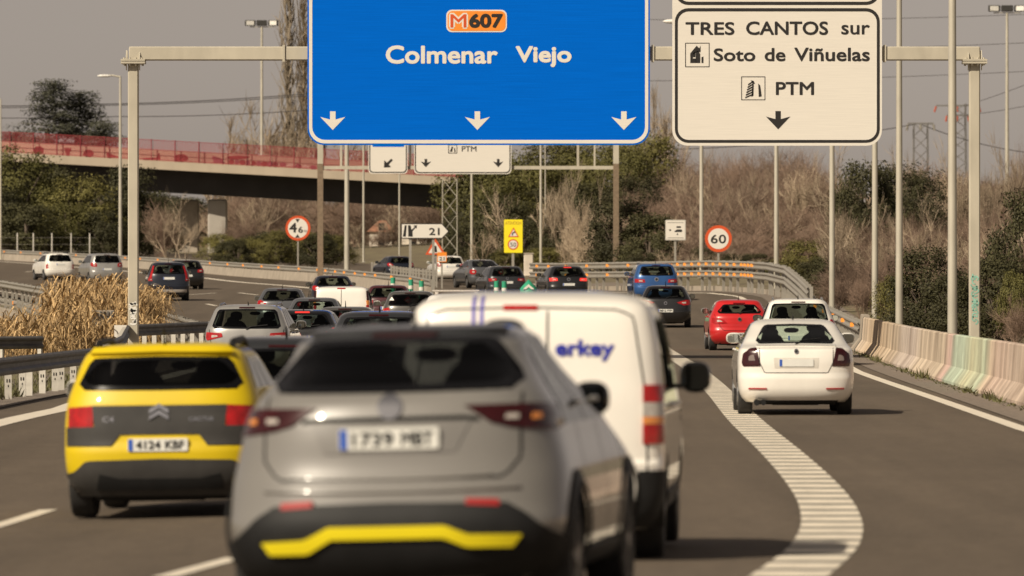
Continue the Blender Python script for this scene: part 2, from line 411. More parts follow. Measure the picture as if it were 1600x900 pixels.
def fan(mb, f, pts, o=.006, th=.03, n=40, mi=0):
    """star-shaped outline laid on the surface"""
    pts = resample(list(pts)+[pts[0]], n)[:-1]; cx = sum(p[0] for p in pts)/n; cz = sum(p[1] for p in pts)/n
    vs = []; fs = []
    ks = [1, .8, .55, .3]
    for k in ks:
        for p in pts: vs.append(f(cx+(p[0]-cx)*k, cz+(p[1]-cz)*k, o))
    for r in range(len(ks)-1):
        for i in range(n): j = (i+1) % n; fs.append((r*n+i, r*n+j, (r+1)*n+j, (r+1)*n+i))
    c = len(vs); vs.append(f(cx, cz, o)); r = len(ks)-1
    for i in range(n): fs.append((r*n+i, r*n+(i+1) % n, c))
    b0 = len(vs)
    for p in pts: vs.append(f(p[0], p[1], o-th))
    for i in range(n): j = (i+1) % n; fs.append((i, b0+i, b0+j, j))
    return mb.add(vs, fs, mi)
def gapline(mb, f, pl, wd=.012, o=.0025, n=24, mi=0):
    pl = resample(pl, n); A = []; B = []
    for i, p in enumerate(pl):
        a, b = pl[max(0, i-1)], pl[min(n, i+1)]; dx, dz = b[0]-a[0], b[1]-a[1]; l = math.hypot(dx, dz) or 1
        A.append((p[0]-dz/l*wd/2, p[1]+dx/l*wd/2)); B.append((p[0]+dz/l*wd/2, p[1]-dx/l*wd/2))
    vs = [f(p[0], p[1], o) for p in A]+[f(p[0], p[1], o) for p in B]; m = n+1
    return mb.add(vs, [(i, i+1, m+i+1, m+i) for i in range(n)], mi)
def mirx(pts): return [(-p[0], p[1]) for p in pts]

RT = [0, .2, .4, .55, .68, .78, .85, .90, .94, .97, .988, .997]
def build_body(root, B, pm, wins, wheels, wr):
    """closed shell lofted through horizontal outlines; window openings cut out, wheel arches cut by cylinders"""
    zs = set(B.keyz)
    za, zb = wins['z']
    zs |= {za, zb, wins['zs']}
    zl = sorted(zs); full = []
    for a, b in zip(zl, zl[1:]):
        k = max(1, int(math.ceil((b-a)/.05)))
        full += [a+(b-a)*i/k for i in range(k)]
    full.append(zl[-1])
    cols = [('r', t) for t in RT]+[('s', .0), ('s', .06), ('s', .17), ('s', .33), ('s', .5), ('s', .66), ('s', .82), ('s', .94), ('s', 1.)]+[('f', t) for t in RT[::-1]]
    left = [('f', -t) for t in RT[1:]]+[('sl', u) for u in (1., .94, .82, .66, .5, .33, .17, .06, .0)]+[('r', -t) for t in RT[:0:-1]]
    cols += left; N = len(cols); vs = []
    for z in full:
        wz = B.w(z); a = B.yr(z)+B.cr(z); b = B.yf(z)-B.cf(z)
        for k, t in cols:
            if k == 'r': vs.append((t*wz, B.rear(t*wz, z), z))
            elif k == 'f': vs.append((t*wz, B.front(t*wz, z), z))
            else: vs.append(((wz if k == 's' else -wz), a+(b-a)*t, z))
    fs = []; mi = []
    for i in range(len(full)-1):
        zm = (full[i]+full[i+1])/2
        for j in range(N):
            q = (j+1) % N; fs.append((i*N+j, i*N+q, (i+1)*N+q, (i+1)*N+j))
            m_ = 0
            if min(za, wins['zs']) < zm < zb:
                (k1, t1), (k2, t2) = cols[j], cols[q]
                if k1 == k2 == 'r':
                    if zm > za and wins.get('rear') and max(abs(t1), abs(t2)) <= wins['rear']: m_ = 1
                elif k1 == k2 == 'f':
                    if max(abs(t1), abs(t2)) <= .9: m_ = 1
                elif k1 == k2 and k1 in ('s', 'sl') and wins.get('side', True):
                    lo = wins.get('side0', .06)
                    if min(t1, t2) >= lo-1e-6 and max(t1, t2) <= .94+1e-6: m_ = 1
            mi.append(m_)
    fs.append(tuple(range(N-1, -1, -1))); mi.append(0)
    fs.append(tuple(range((len(full)-1)*N, len(full)*N))); mi.append(0)
    me = bpy.data.meshes.new('body'); me.from_pydata(vs, [], fs)
    for m_ in (pm, M['opening'], M['gap']): me.materials.append(m_)
    for p, k in zip(me.polygons, mi): p.material_index = k
    o = bpy.data.objects.new('body', me); COL.objects.link(o)
    cut = MB()
    for y in wheels: cut.lathe([(wr+.055, -B.W*1.2), (wr+.055, B.W*1.2)], 40, 'x', c=(0, y, wr+.01))
    cme = bpy.data.meshes.new('cut'); cme.from_pydata(cut.v, [], cut.f)
    for m_ in (pm, M['opening'], M['gap']): cme.materials.append(m_)
    for p in cme.polygons: p.material_index = 2
    bm = bmesh.new(); bm.from_mesh(cme); bmesh.ops.recalc_face_normals(bm, faces=bm.faces); bm.to_mesh(cme); bm.free()
    co = bpy.data.objects.new('cut', cme); COL.objects.link(co)
    md = o.modifiers.new('arch', 'BOOLEAN'); md.operation = 'DIFFERENCE'; md.object = co; md.solver = 'EXACT'
    bpy.context.view_layer.update()
    new = bpy.data.meshes.new_from_object(o.evaluated_get(bpy.context.evaluated_depsgraph_get()))
    o.modifiers.clear(); bpy.data.objects.remove(co)
    bm = bmesh.new(); bm.from_mesh(new)
    bmesh.ops.delete(bm, geom=[f for f in bm.faces if f.material_index == 1], context='FACES')
    for f in bm.faces: f.smooth = True
    for e in bm.edges:
        if len(e.link_faces) == 2 and e.calc_face_angle(0) > R(34): e.smooth = False
    bm.to_mesh(new); bm.free(); new.name = 'body'
    o.data = new; o.parent = root
    return o

def make_wheel(root, x, y, r, wd, dark=False):
    s_ = 1 if x > 0 else -1
    t = MB().lathe([(r*.62, -wd/2), (r*.93, -wd/2), (r*.985, -wd*.42), (r, -wd*.3), (r, wd*.3), (r*.985, wd*.42), (r*.93, wd/2), (r*.62, wd/2)], 32, 'x', c=(x, y, r))
    w_ = obj('wheel', t, M['tyre'], root, local=True, sharp=35)
    m = MB(); xo = x+s_*(wd/2-.012)
    m.lathe([(r*.66, -.01), (r*.64, .012), (r*.58, .012), (r*.57, -.03)], 32, 'x', c=(xo, y, r))
    for k in range(5):
        a = 2*math.pi*k/5+.3
        u, v = math.cos(a), math.sin(a)
        pts = []
        for rr, hw in ((.06*r, .10*r), (.6*r, .075*r)):
            for sg in (-1, 1): pts.append((y+u*rr-v*sg*hw, r+v*rr+u*sg*hw))
        A = [(xo-.012, p[0], p[1]) for p in pts]; Bq = [(xo+.012, p[0], p[1]) for p in pts]
        m.add(A+Bq, [(0, 1, 3, 2), (4, 6, 7, 5), (0, 4, 5, 1), (2, 3, 7, 6), (0, 2, 6, 4), (1, 5, 7, 3)])
    m.lathe([(r*.15, -.015), (r*.13, .018)], 16, 'x', c=(xo, y, r))
    obj('rim', m, M['dgrey'] if dark else M['rim'], w_, local=True)
    return w_

def ellip(mb, c, d, e=2.6, nu=14, nv=9):
    """rounded box"""
    vs = []; fs = []
    def pw(a): return math.copysign(abs(a)**(2/e), a)
    for i in range(nv+1):
        p = -math.pi/2+math.pi*i/nv
        for k in range(nu):
            t = 2*math.pi*k/nu
            vs.append((c[0]+d[0]/2*pw(math.cos(p))*pw(math.cos(t)), c[1]+d[1]/2*pw(math.cos(p))*pw(math.sin(t)), c[2]+d[2]/2*pw(math.sin(p))))
    for i in range(nv):
        for k in range(nu):
            j = (k+1) % nu; fs.append((i*nu+k, i*nu+j, (i+1)*nu+j, (i+1)*nu+k))
    return mb.add(vs, fs)

def car(name, label, cat, d, cx, head=0, roll=0, kind='hatch', L=4.2, W=.885, H=1.48, paint_m=None, win=None, light=None, lens='red_lens',
        plate=(.0, .62, 'blank'), bumper=None, badge=None, rails=False, antenna=.25, mirror_m=None, wr=.315, hlamp=True, lit=False, clear=None, glass='glass',
        gaps=True, refl=None, tailgate=None, group='cars queueing on the motorway', extra=None, sz=None, mz=None, mdx=.155, ms=(.23, .17), mg_m='mirror', bfield='black', n=3.6, cr=.55, side0=.06, openrear=True, wiper=True, dz=0, dark_rim=False, fog=None, people=1):
    s = FPX/d; base = gx(cx, d); base.z += dz
    root = empty(name, base, label, cat, group); root.rotation_euler = (0, R(roll), R(-head))
    gy = 450+(CAMZ-base.z)*s
    q = lambda px, py: ((px-cx)/s, (gy-py)/s)
    B = Body(kind, L, W, H, n=n, cr=cr); pm = paint_m
    rearw = .8*H if False else 0
    y1, y2 = .80*L/4.2, L-.84
    if win is None:
        wf = {'hatch': (.69, .925), 'suv': (.69, .925), 'mpv': (.69, .925), 'sedan': (.735, .945), 'coupe': (.78, .945), 'van': (.62, .90)}[kind]
        z1, z2 = wf[0]*H, wf[1]*H; win = (z1, z2, B.w(z1)*.80, B.w(z2)*.83)
    z1, z2, hb, ht = win
    zi = (z1+.02, z2-.02); zs_ = (sz or z1)+.02
    tmax = min(hb/B.w(z1), ht/B.w(z2))
    tr = max([t for t in RT if t <= tmax-.01])
    bd = build_body(root, B, pm, {'z': zi, 'zs': zs_, 'rear': tr if openrear else 0, 'side0': side0}, (y1, y2), wr)
    # rear window: glass with a dark printed edge
    if openrear:
        def outline(k, zz1, zz2, rr):
            hb_, ht_ = hb*k, ht*k
            Bt = [(-hb_+rr, zz1), (0, zz1-.005), (hb_-rr, zz1)]; Tp = [(-ht_+rr, zz2), (0, zz2+.012), (ht_-rr, zz2)]
            return [(-hb_, zz1+rr)]+Bt+[(hb_, zz1+rr)], [(-ht_, zz2-rr)]+Tp+[(ht_, zz2-rr)]
        A, T = outline(1, z1, z2, .05)
        g = patch(MB(), B.R, A, T, 20, 6, .004, .012); rw = obj('rear_window', g, M[glass], root, local=True, smooth=True)
        def edge(): # ring between outer outline and inner one
            mb = MB(); A2, T2 = outline(.95, z1+.035, z2-.03, .07)
            Lp = lambda A_, T_: resample(A_, 20)+resample(T_[::-1], 20)
            o_, i_ = Lp(A, T), Lp(A2, T2); m = len(o_)
            vs = [B.R(p[0], p[1], .0065) for p in o_]+[B.R(p[0], p[1], .0065) for p in i_]
            return mb.add(vs, [(i, (i+1) % m, m+(i+1) % m, m+i) for i in range(m)])
        obj('window_edge', edge(), M['frit'], rw, local=True, smooth=True)
        if wiper:
            mb = MB(); zb_ = z1+.03
            mb.tube([B.R(0, z1-.02, .02), B.R(.1, zb_, .03), B.R(hb*.62, zb_+.03, .03)], .012, 6)
            obj('wiper', mb, M['black'], root, local=True)
    # windscreen and side windows
    zf1, zf2 = zs_-.02, zi[1]+.02
    wA = [(-B.w(zf1)*.86, zf1), (B.w(zf1)*.86, zf1)]; wT = [(-B.w(zf2)*.86, zf2), (B.w(zf2)*.86, zf2)]
    obj('windscreen', patch(MB(), B.F, wA, wT, 16, 5, .004, .012), M['glass_clear'], root, local=True, smooth=True)
    for sg in (1, -1):
        yb0 = B.yr(zf1)+B.cr(zf1)*.75; yb1 = B.yf(zf1)-B.cf(zf1)*.75; yt0 = B.yr(zf2)+B.cr(zf2)*.9; yt1 = B.yf(zf2)-B.cf(zf2)*.9
        if kind in ('van', 'coupe'): yb0 = yb1-(1.25 if kind == 'van' else 1.9); yt0 = max(yt0, yb0+.15)
        A = [(yb0, zf1), (yb1, zf1)]; T = [(yt0, zf2), (yt1, zf2)]
        obj('side_window', patch(MB(), B.S(sg), A, T, 14, 5, .005, .012), M['glass_dark'], root, local=True, smooth=True)
        pl = MB(); u = .52
        for u in ((.5,) if kind in ('coupe', 'van') else (.3, .62)):
            a0 = yb0+(yb1-yb0)*u; t0 = yt0+(yt1-yt0)*u
            patch(pl, B.S(sg), [(a0, zf1), (a0+.09, zf1)], [(t0, zf2), (t0+.09, zf2)], 2, 5, .008, .012)
        obj('door_pillar', pl, M['gloss_black'], root, local=True)
        # door lines, sill, handles
        dl = MB()
        for y in (B.L*.30, B.L*.52, B.L*.735): gapline(dl, B.S(sg), [(y, .27*H), (y, .5*H), (y+.03, z1-.01)], .012)
        gapline(dl, B.S(sg), [(B.L*.30, .25*H), (B.L*.735, .25*H)], .012)
        obj('door_gap', dl, M['gap'], root, local=True)
        for y in (B.L*.36, B.L*.56):
            p = B.S(sg)(y, z1-.10, .02); obj('door_handle', ellip(MB(), p, (.05, .19, .035)), pm, root, local=True, smooth=True)
        obj('side_skirt', patch(MB(), B.S(sg), [(y1+wr+.06, .175*H), (y2-wr-.06, .175*H)], [(y1+wr+.06, .24*H), (y2-wr-.06, .24*H)], 10, 2, .012, .03), M['black'], root, local=True, smooth=True)
    # interior
    it = MB(); zi0 = .30
    it.box((0, L*.5, zi0), (B.W*1.75, L*.62, .06)); it.box((0, B.yf(z1)-.75, z1-.22), (B.W*1.7, .5, .36), bev=.08)
    obj('interior', it, M['black'], root, local=True)
    for sg in (-1, 1):
        for yy, rr in ((B.yr(z1)+.95, 0), (B.yr(z1)+1.85, 1)):
            st = MB(); ellip(st, (sg*.36, yy+.05, z1-.14), (.48, .16, .62)); ellip(st, (sg*.36, yy, z1+.26 if rr else z1+.15), (.26, .11, .2))
            obj('seat', st, M['seat'], root, local=True, smooth=True)
    st = MB(); ellip(st, (0, B.yf(z2)-.12, z2-.09), (.23, .04, .08)); obj('interior_mirror', st, M['black'], root, local=True, smooth=True)
    # underside, wheels
    ub = MB(); ub.box((0, L*.5, .27), (B.W*1.45, L*.9, .22), bev=.06); ub.tube([(-.35, y1-.3, .25), (.35, y1-.3, .25)], .11, 10)
    obj('underbody', ub, M['gap'], root, local=True)
    tw = .215
    for sg in (-1, 1):
        for y in (y1, y2): make_wheel(root, sg*(B.W-.02-tw/2), y, wr, tw, dark_rim)
    # mirrors
    zm_ = mz or z1+.075; ym = B.yf(zs_)-.42
    for sg in (-1, 1):
        xm = B.side(ym, zm_)
        mm = MB(); ellip(mm, (sg*(xm+mdx), ym, zm_), (ms[0], .15, ms[1]), 2.7); mm.box((sg*(xm+.03), ym+.02, zm_-.065), (.1, .06, .04))
        mo = obj('wing_mirror', mm, mirror_m or pm, root, local=True, smooth=True)
        mg = MB(); mg.poly(rrect(sg*(xm+mdx)-ms[0]*.43, zm_-ms[1]*.39, sg*(xm+mdx)+ms[0]*.43, zm_+ms[1]*.39, .05, 4), ym-.083, ym-.06); mg.v = [(v[0], v[1]-.16*(v[2]-zm_), v[2]) for v in mg.v]; obj('mirror_glass', mg, M[mg_m], mo, local=True)
    # lights
    if light is None:
        light = {'hatch': [(.60, .555), (.88, .56), (.965, .60), (.975, .69), (.86, .70), (.62, .63)], 'suv': [(.58, .58), (.9, .57), (.97, .60), (.97, .69), (.86, .70), (.60, .66)],
                 'mpv': [(.62, .56), (.9, .56), (.975, .60), (.975, .69), (.86, .70), (.64, .66)], 'sedan': [(.66, .49), (.9, .49), (.97, .52), (.965, .64), (.85, .66), (.64, .62)],
                 'van': [(.86, .40), (.97, .40), (.975, .42), (.97, .68), (.95, .69), (.88, .68)], 'coupe': [(.5, .6), (.95, .55), (.97, .62), (.95, .70), (.5, .66)]}[kind]
        light = [(a*B.w(b*H), b*H) for a, b in light]
    lm = M['lit_lens'] if lit else M[lens]
    for sg in (1, -1):
        lp = light if sg > 0 else mirx(light)
        lo = obj('tail_light', fan(MB(), B.R, lp, .010, .03, 40), lm, root, local=True, sharp=50)
        cxx = sum(p[0] for p in lp)/len(lp); cz = sum(p[1] for p in lp)/len(lp)
        if fog is None:
            inn = [(cxx+(p[0]-cxx)*.36-sg*.03, cz+(p[1]-cz)*.32-.005) for p in lp]
            obj('reversing_lens', fan(MB(), B.R, inn, .013, .006, 24), M['smoke_lens' if lens == 'dark_lens' else 'clear_lens'], lo, local=True, sharp=50)
    # high brake light
    if hlamp:
        zt = min(z2+.035, .965*H); hw = .17
        obj('high_brake_light', patch(MB(), B.R, [(-hw, zt-.012), (hw, zt-.012)], [(-hw, zt+.012), (hw, zt+.012)], 8, 1, .01, .02), M['lit_lens'] if lit else M['dark_lens'], root, local=True)
    # plate
    pxo, pz, ptxt = plate[:3]; pw, ph = .26, .055
    yp = min(B.rear(pxo-pw, pz), B.rear(pxo+pw, pz), B.rear(pxo, pz-ph), B.rear(pxo, pz+ph))-.012
    pl = MB().poly(rrect(pxo-pw, pz-ph, pxo+pw, pz+ph, .012, 3), yp, yp+.05); po = obj('number_plate', pl, M['plate'], root, local=True)
    bb = MB().poly(rrect(pxo-pw+.004, pz-ph+.004, pxo-pw+.044, pz+ph-.004, .006, 2), yp-.003, yp); obj('country_band', bb, M['plate_blue'], po, local=True)
    if ptxt not in ('blank',):
        pa, pb_ = ptxt.split()
        for w_, a_, b_ in ((pa, pxo-pw+.07, pxo-pw+.285), (pb_, pxo-pw+.325, pxo+pw-.03)):
            obj('plate_lettering', text_fit(MB(), w_, a_, b_, pz-.036, pz+.036, yp-.001, .03, .003), M['plate_ink'], po, local=True)
    if badge:
        bz, br = badge
        obj('badge', fan(MB(), B.R, circ(0, bz, br, 20), .012, .015, 20), M['chrome'], root, local=True, sharp=50)
        obj('badge_field', fan(MB(), B.R, circ(0, bz, br*.6, 20), .014, .004, 20), M[bfield], root, local=True)
    if bumper:
        zb0, zb1, hwk, mname = bumper
        A = [(-B.w(zb0)*hwk, zb0), (B.w(zb0)*hwk, zb0)]; T = [(-B.w(zb1)*hwk, zb1), (B.w(zb1)*hwk, zb1)]
        obj('rear_bumper', patch(MB(), B.R, A, T, 30, 4, .012, .03), M[mname], root, local=True, smooth=True)
    if refl:
        for sg in (-1, 1):
            x0, x1, za_, zb_ = refl
            obj('bumper_reflector', patch(MB(), B.R, [(sg*x0, za_), (sg*x1, za_)], [(sg*x0, zb_), (sg*x1, zb_)], 6, 1, .014, .02), M['reflector'], root, local=True)
    if gaps:
        gp_ = MB(); tg = tailgate or (.42*H, .80)
        zt0, k = tg; kk = B.w(zt0)*k
        pts = [(-B.w(z1)*.90, z1-.02), (-kk-.03, zt0+.1), (-kk+.05, zt0), (0, zt0-.004), (kk-.05, zt0), (kk+.03, zt0+.1), (B.w(z1)*.90, z1-.02)]
        gapline(gp_, B.R, pts, .011, .003, 44); obj('tailgate_gap', gp_, M['gap'], root, local=True)
    if rails:
        for sg in (-1, 1):
            rl = MB(); zr = .97*H; xr = B.w(zr)*.93
            rl.tube([(sg*xr, B.yr(zr)+.25, zr), (sg*xr, B.yr(zr)+.42, zr+.055), (sg*xr, L*.40, zr+.07), (sg*xr, B.yf(zr)-.3, zr+.05), (sg*xr, B.yf(zr)-.1, zr-.01)], .032 if rails == 'black' else .02, 8)
            obj('roof_rail', rl, M['black'] if rails == 'black' else M['rim'], root, local=True)
    if antenna:
        an = MB(); ya = B.yr(.985*H)+.16; an.tube([(0, ya, .985*H), (0, ya-.05, H+antenna*.35), (0, ya-.12, H+antenna*.6)], [.016, .01, .006], 6)
        obj('antenna', an, M['black'], root, local=True)
    if extra: extra(root, B, q, pm)
    return root
# ------------------------------------------------------------------ setting materials
M['asphalt'] = mat('asphalt', (.112, .087, .063), .82, var=.10, scale=.55, bump=.5, bscale=38, stretch=(1.6, .12, 1), detail=12, spec=.35)
M['dirt'] = mat('dry_verge_soil', (.17, .125, .085), .95, var=.35, scale=.8, bump=.6, bscale=5, col2=(.15, .13, .07), detail=12)
grain(M['asphalt'], 30, .72, 1.28); grain(M['asphalt'], 6, .88, 1.13, (1, .45, 1)); grain(M['asphalt'], .9, .90, 1.08, (1.2, .03, 1)); grain(M['asphalt'], .25, .93, 1.07)
M['gravel'] = mat('gravel_shoulder', (.19, .155, .125), .95, var=.28, scale=9, bump=.8, bscale=14, detail=12)
M['paint_line'] = mat('road_paint', (.72, .65, .54), .6, var=.14, scale=5, detail=10)
M['concrete'] = mat('concrete', (.36, .31, .25), .85, var=.16, scale=1.6, bump=.3, bscale=20, detail=10)
M['galv'] = mat('galvanised_steel', (.36, .335, .29), .5, .35, var=.12, scale=4, detail=8)
M['galv_old'] = mat('weathered_rail_steel', (.115, .11, .105), .6, .3, var=.3, scale=3, detail=10)
M['post_white'] = mat('pale_post_steel', (.55, .52, .46), .6, .1, var=.15, scale=7)
M['orange'] = mat('orange_reflector', (.85, .30, .04), .4)
M['gantry'] = mat('gantry_paint', (.47, .43, .345), .55, var=.11, scale=2.5, detail=10, stretch=(1, 1, .4))
M['pole'] = mat('lamp_post_steel', (.50, .465, .385), .5, .2, var=.12, scale=3, stretch=(1, 1, .3))
M['lamp_white'] = mat('lamp_head_white', (.75, .73, .68), .4)
M['sign_white'] = mat('sign_white', (.73, .69, .62), .45, var=.04, scale=3, stretch=(.4, 1, 14))
M['sign_blue'] = mat('sign_blue', (.0, .125, .62), .6, var=.08, scale=3, stretch=(.25, 1, 16), spec=.03)
M['sign_black'] = mat('sign_black', (.018, .016, .015), .5)
M['sign_red'] = mat('sign_red', (.62, .085, .02), .45, var=.06)
M['sign_orange'] = mat('sign_orange', (.85, .27, .03), .45, var=.05)
M['sign_yellow'] = mat('sign_yellow', (.88, .74, .02), .45, var=.05)
M['sign_back'] = mat('sign_back', (.28, .27, .25), .5, .4)
M['green_post'] = mat('green_plastic', (.03, .30, .17), .5)
M['teal_tag'] = mat('teal_spray', (.25, .50, .40), .7, var=.3, scale=9)
M['white_tag'] = mat('white_spray', (.75, .73, .68), .7, var=.1)

# ------------------------------------------------------------------ ground, road, markings
ys = [-120, -60, -20, 0, 10]+[20+5*i for i in range(120)]+[640, 680, 730, 800, 900, 1100, 1500, 2200, 3200, 5000]
def build_ground():
    mb = MB(); rows = []
    offs = [-2500, -900, -420, -200, -120, -80, -50, -30, -18, -10, -5, -2, -.7, -.15]
    N = 0
    for y in ys:
        l, r = XL(min(y, 640)), XR(min(y, 640)); row = []
        for o in offs: row.append((l+o, y, G(l+o, y)-.012))
        for k in range(5): x = l+.4+(r-l-.8)*k/4; row.append((x, y, G(x, y)-.16))
        for o in offs[::-1]: row.append((r-o, y, G(r-o, y)-.012))
        N = len(row); rows += row
    fs = [(i*N+j, i*N+j+1, (i+1)*N+j+1, (i+1)*N+j) for i in range(len(ys)-1) for j in range(N-1)]
    mb.add(rows, fs); tag(obj('ground', mb, M['dirt'], smooth=True), kind='structure')
build_ground()
def strip_sheet(name, fl, fr, y0, y1, dz, m, nx=8):
    mb = MB(); rows = []; yy = sorted(set([y0]+[y for y in ys if y0 < y < y1]+[y1]))
    for y in yy:
        l, r = fl(y), fr(y)
        for k in range(nx+1): x = l+(r-l)*k/nx; rows.append((x, y, G(x, y)+dz))
    N = nx+1; mb.add(rows, [(i*N+j, i*N+j+1, (i+1)*N+j+1, (i+1)*N+j) for i in range(len(yy)-1) for j in range(nx)])
    return tag(obj(name, mb, m, smooth=True), kind='structure')
strip_sheet('road', XL, XR, -110, 635, 0, M['asphalt'], 24)
strip_sheet('gravel_shoulder', lambda y: XR(y)-.02, lambda y: XR(y)+2.6, -100, 330, .012, M['gravel'], 6)
strip_sheet('gravel_verge', lambda y: XL(y)-2.2, lambda y: XL(y)+.02, -100, 260, .012, M['gravel'], 6)

def line_mark(pts, wd, name='road_marking', dash=None, dz=.006):
    """painted line along ground points; wd across the road (x)"""
    mb = MB(); P = []
    for a, b in zip(pts, pts[1:]):
        n = max(1, int(abs(b.y-a.y)/2.5))
        P += [a.lerp(b, i/n) for i in range(n)]
    P.append(pts[-1]); vs = []
    for p in P:
        for s_ in (-.5, .5): x = p.x+s_*wd; vs.append((x, p.y, G(x, p.y)+dz))
    mb.add(vs, [(2*i, 2*i+1, 2*i+3, 2*i+2) for i in range(len(P)-1)])
    return tag(obj(name, mb, M['paint_line']), kind='structure')
def pxl(l): return [gp(*p) for p in l]
# left edge, right edge
e = pxl([(0, 661), (100, 639)]); dx = (e[1].x-e[0].x)/(e[1].y-e[0].y)
line_mark([Vector((e[0].x-dx*80, e[0].y-80, 0)), e[0], e[1], Vector((-7.55, 125, 0)), Vector((-7.35, 172, 0))], .42)
def curve_off(f, off, y0, y1, st=6): return [Vector((f(y)+off, y, 0)) for y in [y0+i*st for i in range(int((y1-y0)/st)+1)]]
line_mark(curve_off(XL, .9, 178, 520), .22)
e = pxl([(1340, 581), (1470, 626), (1600, 671)])
line_mark([Vector((6.6, 20, 0)), e[2], e[1], e[0], Vector((8.9, 184, 0)), Vector((9.5, 232, 0)), Vector((9.3, 262, 0)), Vector((8.5, 276, 0)), Vector((6.3, 288, 0)), Vector((3.6, 300, 0)), Vector((1.9, 330, 0)), Vector((0, 385, 0))], .24)
for a, b in (((-40, 833), (76, 797)), ((255, 903), (370, 872))): line_mark(pxl([a, b]), .17)
line_mark(pxl([(297, 460.5), (337, 458)]), .2); line_mark(pxl([(373, 457.5), (402, 461)]), .2); line_mark(pxl([(323, 475), (338, 478)]), .2); line_mark(pxl([(40, 425), (50, 424)]), .2)
# right edge line of the carriageway that bends left
far_line = pxl([(600, 463), (530, 455), (477, 449.5), (447, 446.5), (320, 434.5), (150, 420), (50, 412), (0, 408.5)])
line_mark(far_line, .5)
# lane lines hidden among the queue, so that the road is also right from the side
for x0, x1 in ((-4.0, -4.6), (-.6, -.8)):
    for k in range(7): y = 75+17*k; t = (y-75)/110; x = x0+(x1-x0)*t; line_mark([Vector((x, y, 0)), Vector((x, y+4.5, 0))], .14)
# the wide ladder line that snakes to the exit lane
zc = [(1030, 541), (1052, 556), (1078, 572), (1100, 590), (1128, 617), (1168, 660), (1222, 708), (1262, 748), (1287, 780), (1299, 812), (1290, 850), (1240, 895), (1150, 960)]
zp = pxl(zc); fx = pchip([(p.y, p.x) for p in sorted(zp, key=lambda p: p.y)])
mb = MB(); y = 36.0
while y < 205:
    xx = fx(y); wd = .50
    vs = []
    for yy in (y, y+.45, y+.92):
        for s_ in (-.5, 0, .5): x = fx(yy)+s_*wd; vs.append((x, yy, G(x, yy)+.006))
    mb.add(vs, [(0, 1, 4, 3), (1, 2, 5, 4), (3, 4, 7, 6), (4, 5, 8, 7)]); y += 1.52
tag(obj('road_marking', mb, mat('worn_road_paint', (.80, .72, .59), .65, var=.22, scale=3.5, detail=12)), kind='structure')
mb = MB(); vs = []
yy = [36+2*i for i in range(85)]
for y in yy:
    for s_ in (-.5, .5): x = fx(y)+s_*.50; vs.append((x, y, G(x, y)+.003))
mb.add(vs, [(2*i, 2*i+1, 2*i+3, 2*i+2) for i in range(len(yy)-1)])
tag(obj('road_marking', mb, mat('old_road_paint', (.27, .245, .205), .75, var=.25, scale=4, detail=12)), kind='structure')

